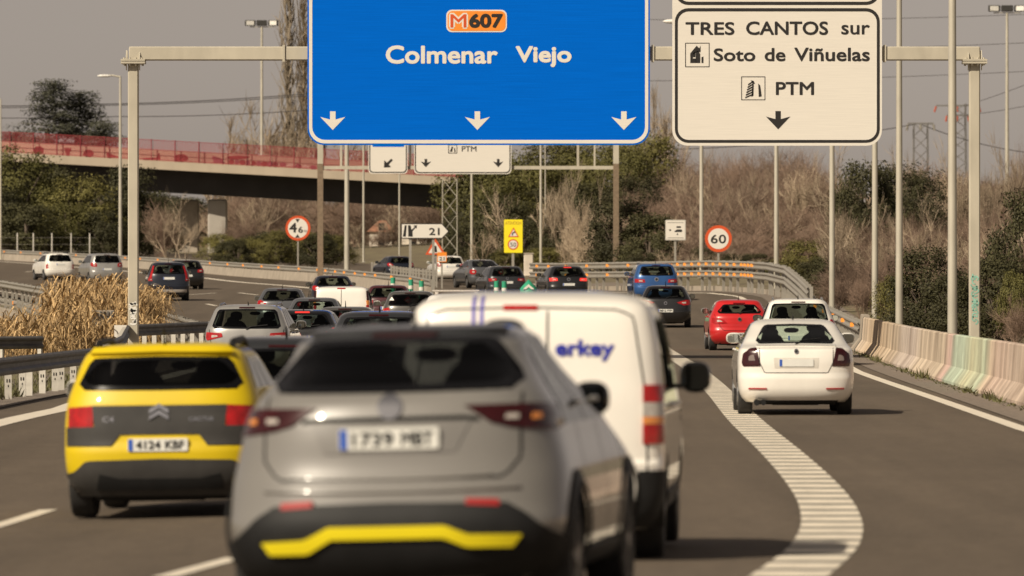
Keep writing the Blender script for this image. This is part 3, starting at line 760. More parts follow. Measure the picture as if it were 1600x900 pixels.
# ------------------------------------------------------------------ concrete barrier on the right
def poly_path(pts, st=1.5):
    out = []
    for a, b in zip(pts, pts[1:]):
        a = Vector(a); b = Vector(b); n = max(1, int((b-a).length/st)); out += [a.lerp(b, i/n) for i in range(n)]
    out.append(Vector(pts[-1])); return out
def on_ground(p, dz=0): return Vector((p[0], p[1], G(p[0], p[1])+dz))
def jersey_mat():
    m = mat('painted_barrier_concrete', (.60, .48, .36), .85, var=.10, scale=1.2, bump=.3, bscale=14, detail=10); t = m.node_tree; n = t.nodes; l = t.links
    b = n['Principled BSDF']; src = b.inputs['Base Color'].links[0].from_socket
    tc = n.new('ShaderNodeTexCoord'); sp = n.new('ShaderNodeSeparateXYZ'); l.new(tc.outputs['Object'], sp.inputs[0])
    # colour of the spray paint along the wall
    mr = n.new('ShaderNodeMapRange'); mr.inputs[1].default_value = -6; mr.inputs[2].default_value = 84; l.new(sp.outputs['Y'], mr.inputs[0])
    rp = n.new('ShaderNodeValToRGB'); e = rp.color_ramp.elements
    stops = [(0, (.50, .40, .33)), (.10, (.46, .37, .32)), (.16, (.52, .38, .33)), (.185, (.50, .40, .30)), (.205, (.38, .58, .42)), (.255, (.50, .58, .36)), (.29, (.36, .60, .47)), (.335, (.34, .57, .46)), (.35, (.56, .34, .34)), (.38, (.46, .39, .30)), (.50, (.47, .40, .31)), (.54, (.56, .50, .47)), (.62, (.52, .47, .43)), (.65, (.46, .38, .28)), (.82, (.52, .38, .22)), (.9, (.47, .39, .30)), (1, (.42, .36, .29))]
    e[0].position = 0; e[0].color = stops[0][1]+(1,); e[1].position = 1; e[1].color = stops[-1][1]+(1,)
    for p, c in stops[1:-1]: q = e.new(p); q.color = c+(1,)
    l.new(mr.outputs[0], rp.inputs[0])
    mp = n.new('ShaderNodeMapping'); mp.inputs['Scale'].default_value = (.3, .30, .10); l.new(tc.outputs['Object'], mp.inputs[0])
    nz = n.new('ShaderNodeTexNoise'); nz.inputs['Scale'].default_value = 2.0; nz.inputs['Detail'].default_value = 3; nz.inputs['Roughness'].default_value = .55; l.new(mp.outputs[0], nz.inputs['Vector'])
    st = n.new('ShaderNodeValToRGB'); st.color_ramp.elements[0].position = .36; st.color_ramp.elements[0].color = (.46, .42, .40, 1); st.color_ramp.elements[1].position = .60; st.color_ramp.elements[1].color = (1, 1, 1, 1)
    l.new(nz.outputs['Fac'], st.inputs[0])
    mk = n.new('ShaderNodeMix'); mk.data_type = 'RGBA'; mk.inputs[0].default_value = .55; l.new(src, mk.inputs[6]); l.new(rp.outputs[0], mk.inputs[7])
    ml = n.new('ShaderNodeMix'); ml.data_type = 'RGBA'; ml.blend_type = 'MULTIPLY'; ml.inputs[0].default_value = .8; l.new(mk.outputs[2], ml.inputs[6]); l.new(st.outputs[0], ml.inputs[7])
    up = n.new('ShaderNodeVectorMath'); up.operation = 'SCALE'; up.inputs['Scale'].default_value = 1.14; l.new(ml.outputs[2], up.inputs[0]); l.new(up.outputs[0], b.inputs['Base Color'])
    grain(m, 1.5, .78, 1.12, (1, .6, .25)); grain(m, 9, .86, 1.10, (1, .5, .4))
    return m
BARX = lin([(20, 8.05), (106, 8.62), (184, 10.15), (190, 10.25)])
bar = empty('concrete_barrier', on_ground((8.62, 106)), 'tall pale concrete road barrier streaked with green and pink spray paint along the right shoulder', 'barrier')
JP = [(.32, 0), (.32, .09), (.13, .36), (.085, .98), (.06, 1.0), (-.06, 1.0), (-.085, .98), (-.13, .36), (-.32, .09), (-.32, 0)]
path = [on_ground((BARX(y), y), -.02) for y in [24+1.5*i for i in range(107)]]
obj('barrier_wall', MB().loft([p for p in path], JP, -1), jersey_mat(), bar, sharp=30)
# end block with dark joint
pe = path[-1]
JPe = [(a*1.25, z*1.08) for a, z in JP]
obj('end_block', MB().loft([pe+Vector((.0, .25, 0)), pe+Vector((.12, 3.2, 0))], JPe, -1), M['concrete'], bar, sharp=30)
obj('joint_strip', MB().loft([pe+Vector((-.01, .004, 0)), pe+Vector((0, .246, 0))], [(a*1.04+.0, z*1.01) for a, z in JP], -1), mat('dark_joint', (.09, .085, .08), .9), bar)

# ------------------------------------------------------------------ guard rails
WB = [(0, .0), (.05, .035), (.055, .075), (.0, .125), (.0, .185), (.055, .235), (.05, .275), (0, .31)]
WBP = WB+[(a-.014, z) for a, z in WB[::-1]]
def rail(root, pts, zb=(.45,), side=1, post_sp=2, post_h=.78, m_beam=None, m_post=None, refl=0, post_w=.12, holes=False, post_off=-.10, refl_y=0, both=False, maxp=95, zadd=0):
    path = poly_path([on_ground(p[:2], zadd+(p[2] if len(p) > 2 else 0)) for p in pts], 1.2)
    for z in zb:
        obj('rail_beam', MB().loft(path, [(a, b+z) for a, b in WBP], side), m_beam or M['galv'], root, sharp=30)
        if both: obj('rail_beam', MB().loft(path, [(a-.22, b+z) for a, b in [(-p[0], p[1]) for p in WBP]], side), m_beam or M['galv'], root, sharp=30)
    # posts: one mesh, copies share it
    d = 0; nxt = 0; proto = None; last = path[0]; cnt = 0; L0 = world_loc(root); ctop = max(zb)
    pr = None; hp = None
    for i, p in enumerate(path):
        d += (p-last).length; last = p
        if d >= nxt and cnt < maxp:
            nxt += post_sp; cnt += 1
            t = path[min(i+1, len(path)-1)]-path[max(i-1, 0)]; t.z = 0; t.normalize(); nn = Vector((t.y, -t.x, 0))*side
            pos = p+nn*post_off-L0; rz = math.atan2(t.y, t.x)-math.pi/2
            if proto is None:
                mb = MB(); hw = post_w/2
                mb.box((0, 0, post_h/2-.1), (post_w, .012, post_h+.2)); 
                for sg in (-1, 1): mb.box((sg*(hw-.006), .030, post_h/2-.1), (.010, .045, post_h+.2))
                mb.box((.0, .04, ctop+.155), (post_w*.7, .07, .2))
                proto = obj('rail_post', mb, m_post or M['galv'], root, local=True); c = proto
                if holes:
                    hp = []
                    for a_, b_, c_, d_ in ((-.032, .30, -.012, .36), (.012, .30, .032, .36), (-.008, .22, .008, .26)): hp.append(obj('post_hole', MB().poly(rrect(a_, b_, c_, d_, .007, 3), -.012, -.007), M['gap'], proto, local=True))
            else:
                c = proto.copy(); COL.objects.link(c); c.parent = root
                if hp and random.random() < .7:
                    for h_ in hp: h = h_.copy(); COL.objects.link(h); h.parent = c
            c.location = pos; c.rotation_euler = (0, 0, rz if not holes else random.uniform(-.15, .15))
    if refl:
        d = 0; nxt = refl*.5; last = path[0]; cnt = 0
        for i, p in enumerate(path):
            d += (p-last).length; last = p
            if d >= nxt and cnt < 60 and p.y > refl_y:
                nxt += refl; cnt += 1
                t = path[min(i+1, len(path)-1)]-path[max(i-1, 0)]; t.z = 0; t.normalize(); nn = Vector((t.y, -t.x, 0))*side
                for z in zb:
                    if pr is None: pr = obj('reflector', MB().box((0, 0, 0), (.15, .05, .13), bev=.012), M['orange'], root, local=True); c = pr
                    else: c = pr.copy(); COL.objects.link(c); c.parent = root
                    c.location = p+nn*.035+Vector((0, 0, z+.155))-L0; c.rotation_euler = (0, 0, .25*math.atan2(nn.x, -nn.y))
G_R = 'guard rails along the motorway'
# near left rail with pale posts, then its bend in front of the gantry foot
r = empty('guard_rail', on_ground((-8.6, 108)), 'dark weathered guard rail on pale posts at the left road edge, behind the yellow car', 'guard rail', G_R)
rail(r, [(-9.0, 60), (-8.65, 108), (-8.25, 125), (-8.25, 131)], (.44,), 1, 2.0, .50, M['galv_old'], M['post_white'], holes=True)
r = empty('guard_rail', on_ground((-9.8, 165)), 'dark guard rail that bends round the foot of the left gantry post', 'guard rail', G_R)
rail(r, [(-8.27, 131.4), (-8.9, 146), (-9.9, 165, .1), (-8.2, 176, .1)], (.52,), 1, .95, .56, M['galv_old'], M['post_white'])
# rail of the bending carriageway, double sided, beyond the reeds
r = empty('guard_rail', on_ground((-11.9, 215)), 'pale double guard rail beyond the dry reeds, edging the bending carriageway', 'guard rail', G_R)
rail(r, [(-8.25, 177), (-9.9, 196), (-11.95, 215), (-17.3, 255), (-24.0, 300), (-33, 350), (-47, 416)], (.50,), 1, 3.0, .82, M['galv'], M['galv'], both=True, refl=0)
r = empty('guard_rail', on_ground((-22, 250)), 'low guard rail with orange reflectors in front of the reeds, behind the road edge', 'guard rail', G_R)
rail(r, [(-14.2, 205), (-17.8, 232), (-21.5, 256), (-29, 300), (-40, 350)], (.50,), 1, 3.0, .82, M['galv'], M['galv'], refl=4)
mbp = poly_path([on_ground((-14.5, 204)), on_ground((-18.1, 231)), on_ground((-21.9, 256)), on_ground((-29.4, 300)), on_ground((-40.5, 350))], 2)
kw = empty('kerb_wall', on_ground((-18, 231)), 'low concrete kerb wall under the reflector rail beside the reeds', 'wall')
obj('wall', MB().loft([p for p in mbp], [(.12, 0), (.1, .48), (-.1, .48), (-.12, 0)], 1), M['concrete'], kw)
# far barrier of the bending carriageway
fb = pxl([(672, 466), (640, 458.5), (600, 453.5), (497, 440.5), (333, 428), (200, 418), (100, 411.5), (0, 406), (-80, 402)])
fb = [Vector((p.x, p.y, 0)) for p in fb]
r = empty('concrete_barrier', on_ground(fb[3]), 'long concrete wall with a steel rail on top along the outside of the bend', 'barrier')
pth = [on_ground(p, -.02) for p in poly_path(fb, 4)]
obj('barrier_wall', MB().loft(pth, [(.22, 0), (.12, .55), (-.12, .55), (-.22, 0)], -1), M['concrete'], r, sharp=30)
rail(r, [tuple(p[:2]) for p in fb], (.56,), -1, 6, .88, M['galv'], M['galv'], refl=9, post_off=-.1)
# exit ramp: two stacked beams with orange markers
ramp = [(10.45, 226), (10.75, 240), (10.9, 256), (10.6, 266), (9.9, 275), (8.6, 282), (6.6, 290.5), (3.9, 302), (2.0, 310), (.9, 318)]
r = empty('guard_rail', on_ground((8.6, 288)), 'two-beam steel guard rail with orange markers curving round the exit lane', 'guard rail', G_R)
rail(r, ramp, (.62, 1.05), -1, 1.9, 1.38, M['galv'], M['galv'], refl=4.2, refl_y=270, post_off=-.12)
obj('skirt_board', MB().loft([on_ground((a+.35, b+.2)) for a, b in ramp], [(.03, 0), (.03, .22), (-.03, .22), (-.03, 0)], -1), M['concrete'], r)
r = empty('guard_rail', on_ground((10.3, 200)), 'single guard rail with orange reflectors joining the end of the concrete barrier', 'guard rail', G_R)
rail(r, [(10.05, 185.5), (10.3, 195), (10.55, 210), (10.75, 226), (11.0, 240)], (.52,), -1, 2, .86, M['galv'], M['galv'], refl=9)
# rail behind the fork nose
r = empty('guard_rail', on_ground((-6, 375)), 'short pale guard rail with posts behind the exit arrow sign', 'guard rail', G_R)
rail(r, [(-4.1, 345), (-6.6, 385), (-9.2, 425)], (.55,), 1, 4, .88, M['galv'], M['galv'])

# ------------------------------------------------------------------ lamp posts
def lamp(px, d, h, label, py0=None, arm=1.6, r0=.11, r1=.055, head=True, side=-1, group='street lamps along the motorway', mast=None):
    b = gx(px, d)
    o = empty('street_lamp', b, label, 'street lamp', group)
    obj('pole', MB().tube([b+Vector((0, 0, -.3)), b+Vector((0, 0, h*.5)), b+Vector((0, 0, h))], [r0, (r0+r1)/2, r1], 14), M['pole'], o, smooth=True)
    obj('base_plate', MB().box(b+Vector((0, 0, .03)), (.4, .4, .05)), M['galv'], o)
    if head:
        t = b+Vector((0, 0, h))
        obj('arm', MB().tube([t+Vector((0, 0, -.05)), t+Vector((side*arm*.4, 0, .08)), t+Vector((side*arm*.75, 0, .10))], [r1, r1*.8, r1*.7], 8), M['pole'], o, smooth=True)
        mb = MB(); ellip(mb, t+Vector((side*arm*.85, 0, .05)), (arm*.75, .36, .24), 2.2); obj('lamp_head', mb, M['lamp_white'], o, smooth=True)
    return o
RL = 'tall street lamp '
for px, d, lb, r0 in ((1488, 150, 'behind the painted barrier with white spray letters low down', .118), (1405, 190, 'standing just past the end of the concrete barrier', .115),
                  (1367, 215, 'with a teal stain between barrier end and guard rail', .113), (1300, 235, 'behind the roof of the white sport utility car', .112), (1213, 285, 'behind the curve of the exit guard rail', .112),
                  (1096, 325, 'just left of the round 60 sign', .115), (964, 372, 'close beside the brown gantry post', .115), (845, 400, 'thin, just right of the yellow warning sign', .09)):
    o = lamp(px, d, 13.0, RL+lb, r0=r0, r1=r0*.62)
# leaning/taper: a few posts lean slightly as in the photograph
lamp(542, 440, 12.5, 'pale street lamp post behind the far barrier, right of the 4.6 m sign', r0=.19, r1=.13)
lamp(568, 520, 12, 'thin street lamp post in front of the dark bridge girder', r0=.10, r1=.07)
lamp(737, 445, 12.5, 'street lamp post behind the dark saloon car on the ramp', r0=.10, r1=.07)
lamp(188, 545, 15.6, 'white headed street lamp in front of the red bridge fence', r0=.17, r1=.09, arm=1.6, side=-1)
lamp(624, 475, 8.9, 'short street lamp with white head below the small white sign', r0=.075, r1=.05, arm=1.2, side=-1)
lamp(852, 480, 9.3, 'short street lamp with white head under the far gantry beam', r0=.05, r1=.04, arm=1.6, side=-1)
lamp(1, 540, 13.6, 'white headed street lamp at the picture edge beside dark trees', r0=.10, r1=.06, arm=1.0, side=-1)
# spray paint on two posts
# ------------------------------------------------------------------ signs
def P2(px, py, d): v = at(px, py, d); return (v.x, v.z)
def arrow_down(px, py0, py1, w_, d, sw=.22):
    """traffic arrow: shaft, swept head"""
    hm = py0+(py1-py0)*.30
    pts = [(px-w_*sw/2, py0), (px+w_*sw/2, py0), (px+w_*sw/2, py0+(py1-py0)*.44), (px+w_/2, hm), (px, py1), (px-w_/2, hm), (px-w_*sw/2, py0+(py1-py0)*.44)]
    return [P2(a, b, d) for a, b in pts][::-1]
def prect(x0, y0, x1, y1, r, d):
    a = P2(x0, y1, d); b = P2(x1, y0, d); return rrect(a[0], a[1], b[0], b[1], r*d/FPX)
def ptext(mb, s, x0, x1, y0, y1, d, yy, bold=.02, depth=.006):
    a = P2(x0, y1, d); b = P2(x1, y0, d); return text_fit(mb, s, a[0], b[0], a[1], b[1], yy, bold, depth)

DG = 165.0
gl = gx(208, DG)
gan = empty('sign_gantry', on_ground(gl), 'pale steel portal gantry over the road carrying a big blue and a white direction sign', 'gantry')
s1 = DG/FPX
def gpost(px, wpx, name='post'):
    x = (px-800)*s1; zt = at(0, 97, DG).z; zb = G(x, DG)-.3; hw = wpx/2*s1
    mb = MB(); mb.box((x, DG, (zt+zb)/2), (hw*2, hw*2, zt-zb), bev=.03)
    p = obj(name, mb, M['gantry'], gan)
    mb = MB(); mb.box((x, DG, zt-.02), (.62, .62, .05)); mb.box((x, DG, zt+.045), (.62, .62, .05))
    for i in (-1.5, -.5, .5, 1.5): mb.lathe([(.028, -.10), (.028, .10)], 8, 'z', c=(x+i*.15, DG-.25, zt+.01)); mb.lathe([(.028, -.10), (.028, .10)], 8, 'z', c=(x+i*.15, DG+.25, zt+.01))
    for sx in (-.17, .17):
        for sg in (-1, 1):
            mb.add([(x+sx-.012, DG+sg*.14, zt+.07), (x+sx+.012, DG+sg*.14, zt+.07), (x+sx+.012, DG+sg*.30, zt+.07), (x+sx-.012, DG+sg*.30, zt+.07), (x+sx-.012, DG+sg*.14, zt+.30), (x+sx+.012, DG+sg*.14, zt+.30)],
                   [(0, 1, 2, 3), (0, 3, 4), (1, 5, 2), (0, 4, 5, 1), (3, 2, 5, 4)])
        mb.add([(x+sx-.012, DG-.14, zt-.045), (x+sx+.012, DG-.14, zt-.045), (x+sx+.012, DG-.29, zt-.045), (x+sx-.012, DG-.29, zt-.045), (x+sx-.012, DG-.14, zt-.22), (x+sx+.012, DG-.14, zt-.22)],
               [(0, 1, 2, 3), (0, 3, 4), (1, 5, 2), (0, 4, 5, 1), (3, 2, 5, 4)])
    obj('flange', mb, M['gantry'], p)
    return p
pl_ = gpost(208.5, 16.5); pr_ = gpost(1522.5, 17)
zb_, zt_ = at(0, 94.5, DG).z, at(0, 73, DG).z
xa, xb = at(202, 0, DG).x, at(1531, 0, DG).x
mb = MB()
cuts = [xa, at(480, 0, DG).x-.6, at(1020, 0, DG).x, at(1382, 0, DG).x, xb]
mb.box(((xa+xb)/2, DG, (zb_+zt_)/2), (xb-xa, .34, zt_-zb_), bev=.025)
bm_ = obj('beam', mb, M['gantry'], gan)
mb = MB()
for c in cuts[1:-1]: mb.box((c, DG, (zb_+zt_)/2), (.06, .42, zt_-zb_+.08))
obj('splice_plate', mb, M['gantry'], bm_)
# spray paint on the posts
def scrawl(parent, px0, px1, py0, py1, d, yy, m, n=14, name='graffiti', seed=1, wpx=1.6):
    rr = random.Random(seed); mb = MB(); k = wpx*d/FPX/2
    for i in range(n):
        px = rr.uniform(px0+2, px1-2); py = py0+(py1-py0)*(i+.5)/n; pts = []
        a0 = rr.uniform(0, 6.28); ar = rr.uniform(2, 5); rx = (px1-px0)*rr.uniform(.2, .42)
        for q in range(9): pts.append(P2(min(px1-1, max(px0+1, (px0+px1)/2+rx*math.cos(a0+q*ar/8))), py+(py1-py0)/n*.8*math.sin(a0+q*ar/8), d))
        vs = []
        for q, p in enumerate(pts):
            a, b = pts[max(0, q-1)], pts[min(8, q+1)]; dx, dz = b[0]-a[0], b[1]-a[1]; l_ = math.hypot(dx, dz) or 1
            vs += [(p[0]-dz/l_*k, yy, p[1]+dx/l_*k), (p[0]+dz/l_*k, yy, p[1]-dx/l_*k)]
        mb.add(vs, [(2*q, 2*q+1, 2*q+3, 2*q+2) for q in range(8)])
    return obj(name, mb, m, parent, fix=False)
scrawl(pl_, 201, 216, 472, 506, DG, DG-.142, M['white_tag'], 12, wpx=3)
scrawl(pr_, 1515, 1530, 428, 505, DG, DG-.146, M['teal_tag'], 16, seed=4, wpx=2)

def panel(gan, name, x0, y0, x1, y1, r, d, m, label, back=.10):
    f = d-.30
    mb = MB().poly(prect(x0, y0, x1, y1, r, d), f, f+.05); p = obj(name, mb, m, gan); p['label'] = label
    br = MB(); a, b = P2(x0, y1, d), P2(x1, y0, d)
    for k in range(4):
        x = a[0]+(b[0]-a[0])*(.12+.25*k); br.box((x, f+.085, (a[1]+b[1])/2), (.08, .065, (b[1]-a[1])*.96))
    obj('sign_bracket', br, M['galv'], p)
    return p, f
bp_, f = panel(gan, 'sign_panel', 481, -128, 1015, 227, 26, DG, M['sign_blue'], 'blue direction panel reading Colmenar Viejo with an orange M607 plate')
mb = MB().ring(prect(483.5, -125, 1012.5, 224.5, 24, DG), prect(488.5, -120, 1007.5, 219, 20, DG), f-.006, f+.002); obj('border', mb, M['sign_white'], bp_)
for t_ in (('Colmenar', 603, 778, 71.5, 100.5), ('Viejo', 805.5, 893, 72.5, 106)): obj('lettering', ptext(MB(), *t_, DG, f-.001, .032), M['sign_white'], bp_)
for px in (520.5, 746, 974.5): obj('lane_arrow', MB().poly(arrow_down(px, 174.5, 203.5, 39, DG), f-.006, f+.002), M['sign_white'], bp_)
rb = obj('route_plate', MB().poly(prect(697.5, 16, 792, 51, 9, DG), f-.007, f+.002), M['sign_white'], bp_)
obj('plate_field', MB().poly(prect(699.5, 18, 790, 49, 8, DG), f-.012, f-.006), M['sign_orange'], rb)
mb = MB(); ptext(mb, '607', 733, 786, 22, 44.5, DG, f-.012, .05); obj('lettering', mb, M['sign_black'], rb)
mb = MB(); ptext(mb, 'M', 701.5, 731.5, 20.5, 46, DG, f-.011, .09, .003); obj('lettering', mb, M['sign_white'], rb)
mb = MB(); ptext(mb, 'M', 704, 729, 23, 43.8, DG, f-.0145, .015, .003); obj('lettering', mb, M['sign_red'], rb)

wp_, f = panel(gan, 'sign_panel', 1050, -128, 1377, 228, 24, DG, M['sign_white'], 'cream direction panel reading TRES CANTOS sur, Soto de Viñuelas and PTM')
mb = MB().ring(prect(1054, 13.5, 1373.5, 223.5, 21, DG), prect(1058.5, 18.5, 1369, 219, 17, DG), f-.006, f+.002); mb.ring(prect(1054, -120, 1373.5, 8.5, 21, DG), prect(1058.5, -115, 1369, 3.5, 17, DG), f-.006, f+.002)
obj('border', mb, M['sign_black'], wp_)
for t_ in (('TRES', 1070.5, 1147, 35, 55.5), ('CANTOS', 1165, 1293, 34, 55.5), ('sur', 1313.5, 1358, 39.5, 54.8), ('Soto', 1114.5, 1179.5, 76, 96.5), ('de', 1194, 1226.5, 75.5, 96.5), ('Viñuelas', 1240, 1358, 75, 96.5), ('PTM', 1211.5, 1271, 128.5, 149)):
    obj('lettering', ptext(MB(), *t_, DG, f-.001, .026), M['sign_black'], wp_)
obj('lane_arrow', MB().poly(arrow_down(1215, 174, 202.5, 38, DG), f-.006, f+.002), M['sign_black'], wp_)
def pict(parent, x0, y0, x1, y1, d, f, polys):
    b = obj('pictogram', MB().ring(prect(x0, y0, x1, y1, .5, d), prect(x0+1.1, y0+1.1, x1-1.1, y1-1.1, .3, d), f-.006, f+.002), M['sign_black'], parent)
    mb = MB()
    for pl in polys: mb.poly([P2(a, b_, d) for a, b_ in pl][::-1], f-.006, f+.002)
    obj('symbol', mb, M['sign_black'], b)
pict(wp_, 1070, 67.5, 1108, 105.5, DG, f, [[(1078, 84), (1088, 72), (1092, 76), (1094, 72), (1094, 82), (1088, 82), (1082, 86), (1082, 99), (1078, 99)], [(1082, 84.5), (1086, 81), (1086, 90), (1082, 90)], [(1082, 92), (1087, 92), (1087, 99), (1082, 99)], [(1086.5, 82), (1090, 80), (1093.5, 85), (1093.5, 99), (1086.5, 99)], [(1095.5, 90), (1098.5, 89), (1098.5, 99), (1095.5, 99)]])
bars = [[(1163.5+k*.9, 152-k*4.0), (1175.5, 146-k*4.0+1), (1176, 148-k*4.0+1), (1164+k*.9, 154.2-k*4.0)] for k in range(6)]
pict(wp_, 1157.5, 120, 1195, 157, DG, f, bars+[[(1172, 126), (1177, 127), (1179, 132), (1177, 131), (1176.5, 150), (1173.5, 152), (1175, 130)], [(1184, 131), (1187, 134), (1189.5, 151), (1184.8, 152)]])

# far gantry
DF = 370.0; s2 = DF/FPX
fg = empty('sign_gantry', on_ground(gx(500, DF)), 'smaller far gantry with brown posts and two white signs beneath the blue one', 'gantry')
brown = mat('rusty_post', (.20, .145, .095), .7, var=.2)
for px in (500.5, 962.5):
    x = (px-800)*s2; zb = G(x, DF)-.3; zm = at(0, 256, DF).z; zt = at(0, 190, DF).z
    obj('post', MB().box((x, DF, (zb+zm)/2), (.33, .33, zm-zb)), brown, fg); obj('post_head', MB().box((x, DF, (zm+zt)/2+.002), (.325, .325, zt-zm)), M['gantry'], fg)
for py in (262, 198): obj('beam', MB().box(((at(500, 0, DF).x+at(962, 0, DF).x)/2, DF, at(0, py, DF).z), (462*s2, .22, .20)), M['gantry'], fg)
mb = MB()
for px in (929, 903, 775, 641, 533): mb.box((at(px, 0, DF).x, DF, at(0, 230, DF).z), (.13 if px != 929 else .1, .14, 2.5))
obj('strut', mb, M['gantry'], fg)
w1, f = panel(fg, 'sign_panel', 576, 178, 637, 271.5, 6, DF, M['sign_white'], 'narrow white panel with an arrow slanting down left')
obj('border', MB().ring(prect(577.2, 180, 635.8, 270.2, 6, DF), prect(578.8, 182, 634.2, 268.6, 5, DF), f-.006, f+.002), M['sign_black'], w1)
ar = [(613, 248.5), (608.2, 253.3), (611.5, 256.6), (600, 262, ), (600, 249.8), (603.8, 255.2)]
obj('lane_arrow', MB().poly([P2(a, b, DF) for a, b in [(611.5, 248), (614, 250.5), (607.8, 257), (611, 261.5), (600, 262), (600.5, 250.5), (605, 254.2)]][::-1], f-.006, f+.002), M['sign_black'], w1)
obj('sign_field', MB().poly(prect(582, 210, 632, 229.5, 2, DF), f-.008, f+.002), M['sign_blue'], w1)
w2, f = panel(fg, 'sign_panel', 647, 178, 799, 272, 7, DF, M['sign_white'], 'wide white panel reading PTM with two arrows pointing down')
obj('border', MB().ring(prect(648.3, 180, 797.7, 270.7, 7, DF), prect(650, 182, 796, 269, 6, DF), f-.006, f+.002), M['sign_black'], w2)
for px in (665.5, 778.5): obj('lane_arrow', MB().poly(arrow_down(px, 248.5, 261.5, 16.5, DF, .25), f-.006, f+.002), M['sign_black'], w2)
mb = MB(); ptext(mb, 'PTM', 721.5, 744.5, 228.5, 237, DF, f-.001, .015); obj('lettering', mb, M['sign_black'], w2)
pict(w2, 700.5, 226, 714.5, 240, DF, f, [[(703, 237), (706, 229), (708, 229.5), (706.5, 237.5)], [(709.5, 231), (711, 231.5), (712, 238), (710, 238)]])

# roadside signs
def round_sign(name, label, px, py, rpx, d, ring_w, text, cat='road sign', pole_h=True, gnd=None):
    b = gx(px, d) if gnd is None else Vector((at(px, 0, d).x, d, at(0, gnd, d).z)); o = empty(name, b, label, cat)
    c = P2(px, py, d); r_ = rpx*d/FPX
    obj('post', MB().box((c[0], d+.06, (c[1]+b.z)/2-.1), (.10, .06, c[1]-b.z+.2)), M['galv'], o)
    p = obj('sign_plate', MB().poly(circ(c[0], c[1], r_, 40), d-.02, d+.02), M['sign_red'], o)
    obj('sign_field', MB().poly(circ(c[0], c[1], r_*ring_w, 40), d-.028, d-.018), M['sign_white'], p)
    mb = MB()
    for t in text: ptext(mb, *t[:5], d, d-.027, t[5] if len(t) > 5 else .02)
    obj('lettering', mb, M['sign_black'], p)
    return o, p
o, p = round_sign('speed_sign', 'round red and white speed limit 60 sign beside the exit rail', 1122.5, 373, 21, 302, .77, [('6', 1110.5, 1121.5, 366.5, 380.5), ('0', 1123, 1134.5, 366.5, 380.5)])
o, p = round_sign('height_sign', 'round red and white 4.6 m height limit sign in front of the bridge', 465.5, 356.5, 19.5, 428, .80, [('4', 452, 464, 348, 363.5, .035), ('6', 466, 473.5, 354, 364, .03), ('m', 475, 479.5, 359.5, 363, .01)])
mb = MB(); d = 428
for pl in ([(461.5, 342), (468.5, 342), (465, 348)], [(461, 371.5), (468.5, 371.5), (465, 366)]): mb.poly([P2(a, b, d) for a, b in pl], d-.033, d-.026)
obj('symbol', mb, M['sign_black'], p)
# exit arrow sign 21
d = 322; b = gx(663, d); o = empty('exit_sign', b, 'white arrow shaped exit sign numbered 21 on two posts at the fork', 'road sign')
for px in (641, 677):
    x = at(px, 0, d).x; obj('post', MB().box((x, d+.07, (G(x, d)+at(0, 365, d).z)/2), (.13, .07, at(0, 365, d).z-G(x, d))), M['galv'], o)
ol = [(626.5, 349), (691, 349), (702, 361.5), (691, 373), (626.5, 373)]; il = [(628, 350.4), (690.3, 350.4), (700, 361.5), (690.3, 371.6), (628, 371.6)]
p = obj('sign_plate', MB().poly([P2(*q, d) for q in ol][::-1], d-.02, d+.02), M['sign_black'], o)
obj('sign_field', MB().poly([P2(*q, d) for q in il][::-1], d-.028, d-.018), M['sign_white'], p)
mb = MB(); ptext(mb, '21', 670.5, 687, 356, 367.5, d, d-.027, .03)
for pl in ([(632.5, 352), (635.5, 352), (634, 369.8), (629.5, 369.8)], [(637.5, 352), (641.5, 352), (643, 359), (648, 354.5), (645.5, 352.5), (651.5, 351.8), (651, 357.5), (649, 356), (644.5, 361.5), (645, 369.8), (638, 369.8)]):
    mb.poly([P2(*q, d) for q in pl][::-1], d-.034, d-.027)
obj('lettering', mb, M['sign_black'], p)
# warning triangle and small 21 plate
d = 335; b = gx(680, d); o = empty('warning_sign', b, 'red edged triangular warning sign behind the exit arrow sign', 'road sign')
obj('post', MB().box((at(682, 0, d).x, d+.07, (b.z+at(0, 385, d).z)/2), (.1, .06, at(0, 385, d).z-b.z)), M['galv'], o)
p = obj('sign_plate', MB().poly([P2(*q, d) for q in [(680, 372), (697, 398), (664.5, 398)]][::-1], d-.02, d+.02), M['sign_red'], o)
obj('sign_field', MB().poly([P2(*q, d) for q in [(680, 378), (691.5, 395.5), (669.5, 395.5)]][::-1], d-.028, d-.018), M['sign_white'], p)
obj('symbol', MB().poly([P2(*q, d) for q in [(678, 384), (682, 384), (683, 394), (677, 394)]][::-1], d-.034, d-.027), M['sign_black'], p)
d = 330; b = gx(690.5, d); o = empty('number_sign', b, 'small orange topped white plate numbered 21 on a thin post', 'road sign')
obj('post', MB().box((at(690.5, 0, d).x, d+.06, (b.z+at(0, 405, d).z)/2), (.09, .06, at(0, 405, d).z-b.z)), M['galv'], o)
p = obj('sign_plate', MB().poly(prect(683, 394, 698, 409.5, 1.2, d), d-.02, d+.02), M['sign_orange'], o)
obj('sign_field', MB().poly(prect(684.3, 400, 696.7, 408.3, .6, d), d-.028, d-.018), M['sign_white'], p)
mb = MB(); ptext(mb, '21', 686.5, 694.5, 401.5, 407, d, d-.027, .02); obj('lettering', mb, M['sign_black'], p)
